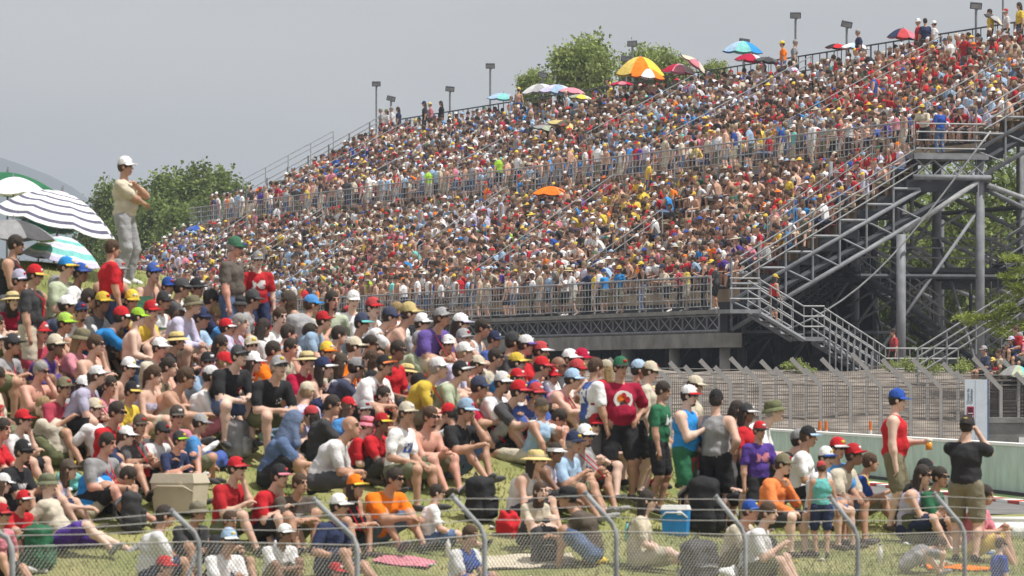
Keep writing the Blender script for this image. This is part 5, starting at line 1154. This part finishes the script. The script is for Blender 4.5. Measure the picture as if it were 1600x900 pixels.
# ------------------------------------------------------------------ spectators in the grandstand
def low_person(pose, var, hatkind, top, build='m'):
    J = joints(pose, var, build); V = []; Fq = []; reg = []
    def tube(pts, rs, rg, n=5, sq=None):
        o = len(V); pts = [np.array(p) for p in pts]
        for i, p in enumerate(pts):
            d = pts[min(i+1, len(pts)-1)]-pts[max(i-1, 0)]; d = d/np.linalg.norm(d)
            if sq is not None: a, b = sq
            else:
                a = np.cross(d, (0,1.0,0)); a = a if np.linalg.norm(a) > .2 else np.cross(d, (1.0,0,0)); a /= np.linalg.norm(a); b = np.cross(d, a)
            r = rs[i] if isinstance(rs[i], tuple) else (rs[i], rs[i])
            for k in range(n): V.append(p+a*r[0]*math.cos(2*math.pi*k/n)+b*r[1]*math.sin(2*math.pi*k/n))
        for i in range(len(pts)-1):
            for k in range(n): Fq.append((o+i*n+k, o+i*n+(k+1) % n, o+(i+1)*n+(k+1) % n, o+(i+1)*n+k)); reg.append(rg if not isinstance(rg, list) else rg[i])
        e = o+(len(pts)-1)*n
        for k in range(1, n-1, 2): Fq.append((e, e+k, e+min(k+1, n-1), e+min(k+2, n-1)) if k+2 < n+0 else (e, e+k, e+min(k+1, n-1), e+min(k+1, n-1))); reg.append(rg if not isinstance(rg, list) else rg[-1])
    t = 1; tube([J['pel']-J['u1']*.08, J['pel']+J['u1']*.05, J['mid']-J['u1']*.04, J['mid']+J['u2']*.12, J['top']-J['u2']*.01, J['nb']+J['u2']*.01], [(.11,.15),(.13,.175),(.125,.16),(.135,.185),(.09,.15),(.05,.055)], [2, t, t, t, t], 7, (J['f2'], J['lf']))
    for i in (0, 1):
        q = J[i]; tube([q['S'], q['S']*.45+q['E']*.55, q['E'], q['W'], q['W']+q['hd']*.14], [.062,.06,.042,.03,.028], [1 if top in 'TL' else 0, 1 if top == 'L' else 0, 0, 0], 4)
        tube([q['H'], q['H']*.25+q['K']*.75, q['K'], q['A'], ], [.10,.09,.06,.04], [2, 2, 0], 4); tube([q['A'], q['A']+q['fd']*.2], [.05,.035], 3, 4)
    H = J['head']; HMx = J['HM']; tube([J['nb'], H-HMx[:,2]*.03], [.055,.055], 0, 5)
    rings = [(-.115,.035,.02),(-.08,.062,.015),(-.02,.083,.005),(.05,.088,0),(.105,.07,-.005),(.142,.03,-.01)]
    tube([H+HMx[:,2]*z+HMx[:,0]*x for z, r, x in rings], [r for z, r, x in rings], [0, 0, 0 if hatkind != 'n' else 4, 4, 4], 8, (HMx[:,0], HMx[:,1]))
    if hatkind == 'n' or hatkind == 'c':   # hair at the back
        tube([H+HMx[:,2]*.1-HMx[:,0]*.035, H+HMx[:,2]*.0-HMx[:,0]*.04, H-HMx[:,2]*.06-HMx[:,0]*.035], [.07,.078,.05], 5, 6, (HMx[:,0], HMx[:,1]))
    if hatkind == 'c':
        o = len(V)
        for x, y, z in ((.06,-.08,.06),(.06,.08,.06),(.17,.05,.045),(.17,-.05,.045)): V.append(H+HMx@np.array((x,y,z)))
        Fq.append((o, o+1, o+2, o+3)); reg.append(4)
    if hatkind == 'h':
        tube([H+HMx[:,2]*.07, H+HMx[:,2]*.055, H+HMx[:,2]*.05], [.09,.19,.18], 4, 8, (HMx[:,0], HMx[:,1]))
    V = np.array(V); Fq = np.array(Fq); reg = np.array(reg)
    # one vertex per face corner so that colours stay crisp
    return V[Fq].reshape(-1, 3), np.repeat(reg, 4)
TEMPL = []
for i in range(28):
    pose = ('chair', 'chairf', 'chairc', 'chair', 'chairf', 'chair', 'stand')[i % 7]; TEMPL.append((pose, low_person(pose, 1+i, ('n', 'c', 'n', 'h')[(i//7) % 4] if i % 3 else 'c', 'TTKTL'[i % 5], 'mf'[i % 2])))
TC = [c for c, k in [('w',19),('g',7),('r',10),('m',5),('k',9),('n',6),('c',4),('b',5),('B',5),('s',8),('y',6),('o',4),('G',2),('l',1),('p',2),('i',6),('e',9),('u',2),('t',3),('a',5),('h',3),('SK',16)] for _ in range(k)]
HC = [c for c, k in [('w',12),('r',7),('y',4),('k',7),('n',5),('e',8),('g',7),('b',2),('o',1),('G',1),('s',2),('u',3)] for _ in range(k)]
SKC = [np.array((.60,.38,.29)), np.array((.47,.275,.19)), np.array((.53,.32,.23)), np.array((.24,.135,.09))]
HAC = [np.array((.04,.028,.022)), np.array((.11,.07,.045)), np.array((.06,.042,.03)), np.array((.27,.20,.12))]
yaw0 = math.degrees(math.atan2(-GB.y, -GB.x))
seats = []; 
EMPTY = [(3,7,13.8,17.6),(1,4,19.4,22.2),(5,7,18.3,20.2),(1,2,35,37),(4,5,57,60),(2,3,62,64),(6,8,26,28),(0,1,30,32),(5,7,40,41.5)]
for i, (u, z) in enumerate(ROWS):
    for t in np.arange(.35, LEN-.2, .47):
        if any(abs(t-a) < .42 for a in AISLE[i >= NL]) and random.random() < .5: continue
        if i < NL and any(r0 <= i < r1 and t0 <= t <= t1 for r0, r1, t0, t1 in EMPTY): continue
        if random.random() < .055: continue
        seats.append((i, t+random.uniform(-.08, .08), u+.42+random.uniform(-.1, .1), z))
# the ones nearest the camera side of the lower and upper tiers are separate people, the rest are one crowd
single = []
CLUST = [(random.randrange(19), random.uniform(0, LEN), random.uniform(1.2, 3.0), random.choice(['w','r','k','SK','b','e','w','s','y','SK','i','s','a','B'])) for _ in range(70)]+[(12, 43, 3.0, 'B'), (13, 47, 2.5, 's'), (16, 20, 4, 'r'), (17, 60, 4, 'k')]
walk = []
t = 18.0
while t < LEN-1: walk.append((t, random.uniform(.1, .7), 2.8)); t += random.choice((.4, .6, .8, 1.3))
t = 12.0
while t < LEN-1: walk.append((t, random.uniform(7.7, 9.5), 8.3)); t += random.choice((.3, .5, .9, 1.6))
seats += [(-1, a, b, c) for a, b, c in walk]
V_all = []; C_all = []
for s_ in seats:
    if s_ in single: continue
    i, t, u, z = s_; r = random.random()
    k = random.randrange(28)
    while (TEMPL[k][0] == 'stand' and r > .12 and i >= 0) or (i < 0 and TEMPL[k][0] != 'stand'): k = random.randrange(28)
    V, reg = TEMPL[k][1]; p = gp(t, u, z); y = R(yaw0+random.gauss(0, 24)+(-12)); s = random.uniform(.94, 1.14); c, sn = math.cos(y), math.sin(y)
    W = np.stack([(V[:,0]*c-V[:,1]*sn)*s+p.x, (V[:,0]*sn+V[:,1]*c)*s+p.y, V[:,2]*s+p.z], 1)
    sk = SKC[random.choice((0,0,1,1,2,2,3))]*random.uniform(.85, 1.15); tcode = random.choice(TC)
    for (ci, ct, cr, cc) in CLUST:
        if abs(ci-i)*.9 < cr and abs(ct-t) < cr*1.6 and random.random() < .6: tcode = cc
    tcol = sk if tcode == 'SK' else np.array(CC[tcode][0])*random.uniform(.75, 1.15)
    hcol = np.array(CC[random.choice(HC)][0])*random.uniform(.8, 1.1); ha = HAC[random.choice((0,0,1,2,3))]
    if k // 7 % 4 in (0, 2) and k % 3: hcol = ha
    bc = np.array(CC[random.choice('jhknegjc')][0]); pal = np.stack([sk, tcol, bc, np.array((.08,.08,.08)), hcol, ha])
    V_all.append(W); C_all.append(pal[reg])
V_all = np.concatenate(V_all); C_all = np.concatenate(C_all)
crowd = obj('crowd', npmesh('crowd', V_all, [np.arange(len(V_all)).reshape(-1, 4)], (CROWDM,), None, False, np.clip(C_all, 0, .85)))
tag(crowd, 'dense crowd of seated spectators filling both grandstand tiers', 'crowd', kind='stuff'); print('CROWD', len(seats), len(V_all)//4*2)
ORD = lambda n: f"{n}{'th' if 10 <= n % 100 <= 20 else {1:'st',2:'nd',3:'rd'}.get(n % 10,'th')}"
def rnd_person(loc, pose, yaw, where, group, top=None, hat=None, bot=None, skin=None):
    top = top or random.choice(['T'+c for c in 'wwwgrrmkkncbBsyie']+['Kk', 'Kw', 'Nw', 'Nw', 'Lw'])
    hat = hat or random.choice(['-', '-', '-']+['c'+c for c in 'wrrykegnb']+['kw', 'sz']); bot = bot or random.choice(['Sj', 'Sh', 'Sk', 'Se', 'Pj', 'Pk'])
    return person(loc, yaw, pose, top, bot, hat, random.choice(['d', 'd', 'n', 'g', 'Ld']), random.choice((0, 1, 1, 2)) if skin is None else skin, random.uniform(.92, 1.05), random.choice('mmf'), 0, '', group, '', where)
k = 0; t = .4
while t < 18 and k < 24:
    k += 1; p = gp(t, random.uniform(.15, .6), 2.8); rnd_person(p, random.choice(('rail', 'stand', 'stand', 'clap', 'crossed')), yaw0+random.gauss(0, 25), f'on the lower walkway, {ORD(k)} from the stairs', 'spectators along the lower walkway'); t += random.choice((.45, .6, .8, 1.1, 1.6, 2.4))
k = 0; t = .3
while t < 12 and k < 12:
    k += 1; p = gp(t, random.uniform(7.9, 9.3), 8.3); rnd_person(p, random.choice(('stand', 'rail', 'stroll', 'crossed', 'stand')), yaw0+random.gauss(0, 40), f'on the middle walkway, {ORD(k)} from the platform', 'spectators on the middle walkway'); t += random.choice((.5, .9, 1.5, 2.2, 3.4, 5))
for (px, top, bot, hat, pose, yw, where, u) in [(596,'Tg','Pk','-','stand',190,'at the top corner, first of four',18.3),(605,'Tw','Pk','cv','stand',200,'at the top corner, second of four',18.4),(613,'Tw','Pj','-','stand',180,'at the top corner, third of four',18.3),(623,'Tn','Pn','-','stand',170,'at the top corner, fourth of four',18.2),
    (664,'Tk','Pk','cn','stand',190,'behind the pink dress at the top',18.4),(673,'Ti','Pi','cz','stand',190,'in pink dress at the top',18.0),(690,'Lk','Pk','-','stand',200,'all in black at the top railing',18.1),(810,'Nw','Pb','cy','stand',60,'beside the teal parasol',17.8),
    (1224,'To','Pj','cy','stand',180,'first of two at the top railing',18.0),(1241,'Tg','Pk','-','stand',350,'second of two at the top railing',18.2),(1342,'Tn','Pk','-','stand',190,'beside the pale blue parasol',18.1),(1436,'Tr','Pk','cw','stand',200,'first of three beside the multicoloured parasol',18.0),(1446,'Tn','Pc','-','stand',100,'second of three beside the multicoloured parasol',17.9),(1461,'Tw','Pk','cw','stand',160,'third of three beside the multicoloured parasol',17.8),
    (1573,'Tw','Pk','crw','stand',190,'below the tilted grey parasol',17.6),(1594,'Ty','Pk','-','stand',200,'at the top corner of the frame',17.6),(1548,'Ty','Sk','-','stand',180,'under the tilted grey parasol',17.8),(557,'Tw','Pc','-','stand',80,'back turned in the far lower tier',6.2)]:
    u = u if u < 10 else 17.75; t = st_solve(px, u); rnd_person(gp(t, u if u < 10 else 17.75, deck_z(u) if u < 10 else 12.92), pose, yw, where, 'standing spectators in the grandstand', top, hat, bot, 1)
for n_, (i, t, u, z) in enumerate(sorted(single)):
    rnd_person(gp(t, u, z), random.choice(('chair', 'chairf')), yaw0+random.gauss(0, 15), f'at the lower tier end, row {["one","two","three","four","five","six","seven","eight","nine"][i]}, {"outermost" if sum(1 for q in single if q[0] == i and q[1] < t) == 0 else ORD(1+sum(1 for q in single if q[0] == i and q[1] < t))+" seat"}', 'spectators at the near stand end')
rnd_person(gp(-1.3, 1.7, 2.3), 'stroll', yaw0+180, 'walking down the stand stairs', 'people on the stairs', 'Kr', 'cy', 'Sk', 1)
rnd_person(gp(-1.2, 6.2, .42), 'stand', yaw0, 'on the low stair landing', 'people on the stairs', 'Tr', '-', 'Pk', 1)
for (px, py, top, hat, pose, where) in [(1533,549,'Tn','cg','chair','on the terrace, lowest, back turned'),(1547,566,'Tr','cy','chair','on the terrace beside the grey green parasol'),(1556,553,'Te','-','chair','on the terrace between navy and black'),(1569,541,'Tk','-','chair','on the terrace in the middle'),(1576,533,'Tb','ca','chair','on the terrace beside a black tee'),(1583,517,'Tr','-','chair','on the terrace, highest'),(1589,528,'Ti','-','chair','on the terrace in front of a red tee'),(1598,534,'Tr','cw','chair','on the terrace at the frame edge')]:
    J = joints('chair', 0, 'm'); p = at(px, py, 178.5); q_ = Vector((p.x+.2, p.y, p.z-J['head'][2])); part('terrace_step', MB().box((q_.x-tr.location.x+.05, q_.y-tr.location.y, q_.z-.45-tr.location.z), (.62, .6, 1.62)), CONC, tr); rnd_person(q_, pose, 200, where, 'people on the terrace', top, hat, 'Sk', 1)

# ------------------------------------------------------------------ things lying on the bank
def ground_at(px, py):
    lo, hi = 58.0, 82.3
    for _ in range(40):
        m = (lo+hi)/2; p = at(px, py, m)
        if float(bank_z(p.x, m)) < p.z: lo = m
        else: hi = m
    p = at(px, py, hi); return Vector((p.x, hi, float(bank_z(p.x, hi))))
def backpack(px, py, c1, c2, s, rz, label):
    o = empty('backpack', ground_at(px, py), R(rz)); o.scale = (s,)*3; tag(o, label, 'backpack', 'bags on the bank')
    V, Q = sdf([bx((0,0,.24), (.12,.17,.24), .07, fold=.012), el((.03,0,.12), (.14,.17,.12), fold=.008), rc((-.02,-.09,.45), (-.02,.09,.45), .05, .05)], .026, .04); obj('sack', npmesh('sack', V, [Q], (cloth(c1),), None, True), o)
    V, Q = sdf([bx((.13,0,.16), (.05,.13,.12), .04, fold=.006)], .022); obj('front_pocket', npmesh('front_pocket', V, [Q], (cloth(c1),), None, True), o)
    part('zip_line', MB().tube([(.185,-.09,.24), (.19,0,.255), (.185,.09,.24)], .008, 4), cloth(c2), o, True)
    for sgn in (-1, 1): part('strap', MB().tube([(-.10,sgn*.08,.42), (-.2,sgn*.1,.34), (-.2,sgn*.11,.2), (-.1,sgn*.12,.08)], .02, 6), cloth(c2), o, True)
    part('grab_handle', MB().tube([(-.05,-.05,.48), (-.05,0,.54), (-.05,.05,.48)], .012, 5), cloth(c1), o, True); return o
for a in [(750,815,'k','g',1.15,-30,'black and grey backpack on the grass below the black tee eater'), (372,716,'g','e',1.0,-20,'grey backpack with pale straps beside the blue jacket'), (1092,925,'c','g',1.25,-60,'dark grey backpack at the bottom edge by the fence'), (1190,905,'k','w',1.05,-80,'black and white backpack at a fence post foot'), (1425,850,'v','e',.8,-50,'khaki backpack at the feet of the red tank stander'), (1460,852,'G','k',.8,-40,'dark green backpack beside the khaki one'), (850,880,'k','g',.9,-70,'black bag in front of the facing pair behind the fence'), (505,700,'n','w',.9,0,'navy and white bag behind the bald spectator'), (1100,835,'k','k',1.5,-10,'large black holdall at the feet of the grey tank stander'), (60,890,'G','G',1.1,-20,'dark green bag under the red tee child'), (205,830,'k','c',1.0,10,'black bag at the hands of the bent white tank')]: backpack(*a)
def box_thing(name, px, py, d, c1, c2, rz, label, cat, lidh=.05):
    o = empty(name, ground_at(px, py), R(rz)); tag(o, label, cat); x, y, z = d
    b = MB(); f = .88; b.hexa([(-x/2*f,-y/2*f,0),(x/2*f,-y/2*f,0),(x/2*f,y/2*f,0),(-x/2*f,y/2*f,0),(-x/2,-y/2,z),(x/2,-y/2,z),(x/2,y/2,z),(-x/2,y/2,z)])
    m1 = material('moulded plastic '+c1, CC[c1][0], .5, var=.08, scale=4); m2 = material('moulded plastic '+c2, CC[c2][0], .5, var=.08, scale=4)
    part('tub', b, m1, o); b = MB().hexa([(-x*.52,-y*.52,z+.002),(x*.52,-y*.52,z+.002),(x*.52,y*.52,z+.002),(-x*.52,y*.52,z+.002),(-x*.46,-y*.46,z+lidh),(x*.46,-y*.46,z+lidh),(x*.46,y*.46,z+lidh),(-x*.46,y*.46,z+lidh)])
    part('lid', b, m2, o); part('carry_handle', MB().tube([(-x*.5,-y*.53,z*.7), (-x*.3,-y*.62,z*.9), (x*.3,-y*.62,z*.9), (x*.5,-y*.53,z*.7)], .012, 6), m2, o, True)
    part('latch', MB().box((x*.2,-y*.53,z*.92), (.05,.02,.07)), m2, o); return o
box_thing('cool_box', 281, 800, (.60,.42,.36), 'e', 'e', -24, 'beige cool box on the grass beside the red tee with red cap', 'cool box', .12)
box_thing('cool_box', 1056, 836, (.34,.30,.32), 'B', 'w', -10, 'blue cool box with white lid left of the black holdall', 'cool box', .06)
box_thing('crate', 26, 615, (.46,.36,.26), 'B', 's', 8, 'blue plastic crate beside the purple tank top', 'crate', .03)
def bundle(name, px, py, r, c, rz, label, cat, seed):
    g = random.Random(seed); o = empty(name, ground_at(px, py), R(rz)); tag(o, label, cat, 'clothes and bags on the grass'); P = [el((g.uniform(-.5,.5)*r[0], g.uniform(-.5,.5)*r[1], r[2]*g.uniform(.4,.8)), (r[0]*g.uniform(.25,.6), r[1]*g.uniform(.25,.6), r[2]*g.uniform(.3,.75)), fold=.022) for _ in range(11)]
    V, Q = sdf(P, .022, .02); obj('folded_cloth', npmesh('folded_cloth', V, [Q], (cloth(c),), None, True), o); part('loose_end', MB().tube([(r[0]*.5,0,.04), (r[0]*.9,.03,.03), (r[0]*1.25,-.04,.02)], [.05,.045,.02], 7), cloth(c), o, True)
bundle('jacket', 335, 730, (.25,.18,.16), 'b', -30, 'blue jacket heaped on the grass beside the grey backpack', 'jacket', 1)
bundle('towel', 102, 765, (.22,.16,.18), 't', -40, 'turquoise towel bundle in front of the grey tee', 'towel', 2)
bundle('duffel_bag', 795, 838, (.22,.17,.22), 'r', -20, 'red bag beside the straw hat spectator', 'bag', 3)
bundle('towel', 425, 690, (.24,.18,.26), 's', 20, 'pale blue towel behind the towel hood', 'towel', 4)
bundle('plastic_bag', 1140, 905, (.14,.12,.12), 'w', 0, 'white plastic bag on the grass by a fence post', 'bag', 5)
bundle('plastic_bag', 70, 640, (.14,.12,.2), 'g', 0, 'grey plastic bag behind the red cap near the frame edge', 'bag', 6)
bundle('cloth_heap', 45, 895, (.18,.14,.06), 'w', 0, 'white cloth lying by the fence near the frame edge', 'cloth', 7)
bundle('jacket', 1012, 760, (.30,.12,.10), 'm', -35, 'crimson jacket on the grass beside the big crimson tee', 'jacket', 8)
bundle('sweater', 1088, 772, (.20,.16,.20), 'j', 10, 'blue patterned sweater on top of the black holdall', 'sweater', 9)
bundle('jacket', 1450, 885, (.25,.2,.07), 'q', 10, 'pale flowered blanket crumpled behind the fence', 'blanket', 10)
bundle('swim_float', 925, 880, (.16,.16,.07), 'y', 0, 'yellow towel on the grass behind the chain link', 'towel', 12)
def mat_(px, py, sx, sy, c, rz, label):
    nx, ny = 12, 8; p = ground_at(px, py); o = empty('picnic_towel', p, R(rz)); tag(o, label, 'towel', 'clothes and bags on the grass'); vs = []; M = Matrix.Rotation(R(rz), 3, 'Z')
    for lay in (0, .012):
        for i in range(nx):
            for j in range(ny):
                x, y = (i/(nx-1)-.5)*sx, (j/(ny-1)-.5)*sy; w_ = M @ Vector((x, y, 0)); z = float(bank_z(p.x+w_.x, p.y+w_.y))-p.z+.02+lay+.012*math.sin(x*9+y*6); vs.append((x, y, z))
    N = nx*ny; fs = [(i*ny+j, (i+1)*ny+j, (i+1)*ny+j+1, i*ny+j+1) for i in range(nx-1) for j in range(ny-1)]; b = MB().add(vs, [tuple(reversed(f)) for f in fs]+[tuple(N+k for k in f) for f in fs]); part('cloth_sheet', b, cloth(c), o, True)
    part('fringe', MB().box((sx/2, 0, float(bank_z(*( (p+ (M @ Vector((sx/2,0,0)))).xy )))-p.z+.03), (.02, sy*.9, .012)), cloth('w'), o)
mat_(632, 880, .7, .4, 'i', -15, 'pink picnic towel under the feet of the orange tee'); mat_(820, 880, 1.2, .6, 'e', 5, 'pale picnic blanket behind the chain link'); mat_(1510, 890, 1.0, .7, 'o', 0, 'orange towel on the grass near the child at the corner')
# folding chairs beside the lime capped boy
def folding_chair(px, py, c, rz, label):
    o = empty('folding_chair', ground_at(px, py), R(rz)); tag(o, label, 'chair', 'folding chairs on the bank')
    part('seat', MB().box((0,0,.40), (.44,.46,.03)), cloth(c), o); part('backrest', MB().box((-.24,0,.68), (.03,.46,.32), None), cloth(c), o)
    for sy in (-1, 1):
        part('leg', MB().tube([(-.24,sy*.25,0), (.22,sy*.25,.42)], .014, 6), STEEL, o); part('leg', MB().tube([(.24,sy*.25,0), (-.22,sy*.25,.42)], .014, 6), STEEL, o)
        part('back_post', MB().tube([(-.22,sy*.25,.38), (-.26,sy*.25,.88)], .014, 6), STEEL, o); part('armrest', MB().box((0,sy*.25,.60), (.42,.05,.02)), cloth('k'), o)
folding_chair(246, 560, 'G', -30, 'green folding chair beside the bikini top by the lime capped boy'); folding_chair(1118, 815, 'k', -60, 'black folding chair behind the grey tank stander'); folding_chair(205, 530, 'n', -20, 'navy folding chair behind the bright blue tee')
# white draped barrier at the corner
p = at(1585, 868, 77); o = empty('draped_barrier', (p.x+.3, 77, -2.32)); tag(o, 'white draped barrier at the corner beyond the lone child', 'barrier')
V, Q = sdf([rc((-.75,0,.12), (1.4,0,.12), .16, .16, fold=.01), rc((-.72,0,.42), (1.4,0,.42), .13, .13, fold=.012)], .035, .10); obj('white_cover', npmesh('white_cover', V, [Q], (cloth('w'),), None, True), o)
part('top_tube', MB().tube([(-.85,0,.57), (1.4,0,.57)], .05, 8), WHITEP, o, True); part('base_tube', MB().tube([(-.85,-.1,.05), (1.4,-.1,.05)], .06, 8), WHITEP, o, True)
# small litter on the grass
n = 150; lx_ = rng.uniform(-7, 7, n); ly_ = rng.uniform(62, 76, n); V = []; Fq = []; Cc = []
for k in range(n):
    c = np.array((lx_[k], ly_[k], float(bank_z(lx_[k], ly_[k]))+.02)); r = rng.uniform(.02, .07); d = rng.normal(size=(6, 3)); d /= np.linalg.norm(d, axis=1)[:,None]
    base = np.array([(1,0,0),(0,1,0),(-1,0,0),(0,-1,0),(0,0,1),(0,0,-.4)])*np.array((1, .7, .45)); a = rng.uniform(0, 6.28); ro = np.array(((math.cos(a), -math.sin(a), 0), (math.sin(a), math.cos(a), 0), (0, 0, 1)))
    V.append((base*r+d*r*.3)@ro.T+c); Fq += [(k*6+x, k*6+y, k*6+z) for x, y, z in ((0,1,4),(1,2,4),(2,3,4),(3,0,4),(1,0,5),(2,1,5),(3,2,5),(0,3,5))]
    Cc.append(np.repeat(np.array([[(.7,.7,.7),(.65,.62,.55),(.5,.05,.05),(.1,.2,.5),(.6,.5,.1),(.7,.72,.74)][rng.integers(6)]]), 6, 0))
tag(obj('litter', npmesh('litter', np.concatenate(V), [np.array(Fq)], (CROWDM,), None, False, np.concatenate(Cc))), 'scraps of paper and wrappers scattered on the grass bank', 'litter', kind='stuff')
# bottles on the grass
for i, (px, py, c, where) in enumerate([(430,872,'w','near the child behind the chain link'),(1150,862,'s','left of the fence seated pair'),(700,870,'w','in front of the boy beside the orange tee'),(980,845,'t','beside the red headband'),(1375,880,'w','on open grass by the second last post')]):
    o = empty('bottle', ground_at(px, py)); tag(o, f'small plastic bottle standing on the grass {where}', 'bottle', 'bottles on the grass'); m = material('bottle plastic '+c, CC[c][0], .2, bump=0, spec=.5)
    part('flask', MB().tube([(0,0,0), (0,0,.16), (0,0,.20), (0,0,.22)], [.033,.033,.015,.014], 10), m, o, True); part('screw_cap', MB().tube([(0,0,.221), (0,0,.24)], .016, 8), cloth('b'), o)

# ------------------------------------------------------------------ the air
hz = MB().box((0, 3450, 118), (5200, 7000, 245)).mesh('haze', [])
hm = bpy.data.materials.new('haze'); hm.use_nodes = True; t = hm.node_tree; t.nodes.remove(t.nodes['Principled BSDF'])
pv = t.nodes.new('ShaderNodeVolumePrincipled'); pv.inputs['Color'].default_value = (.70,.79,.92,1); pv.inputs['Density'].default_value = .00024; pv.inputs['Anisotropy'].default_value = .2
t.links.new(pv.outputs[0], t.nodes['Material Output'].inputs['Volume']); hz.materials.append(hm)
tag(obj('haze', hz), 'thin summer haze over the whole place', 'haze', kind='stuff')
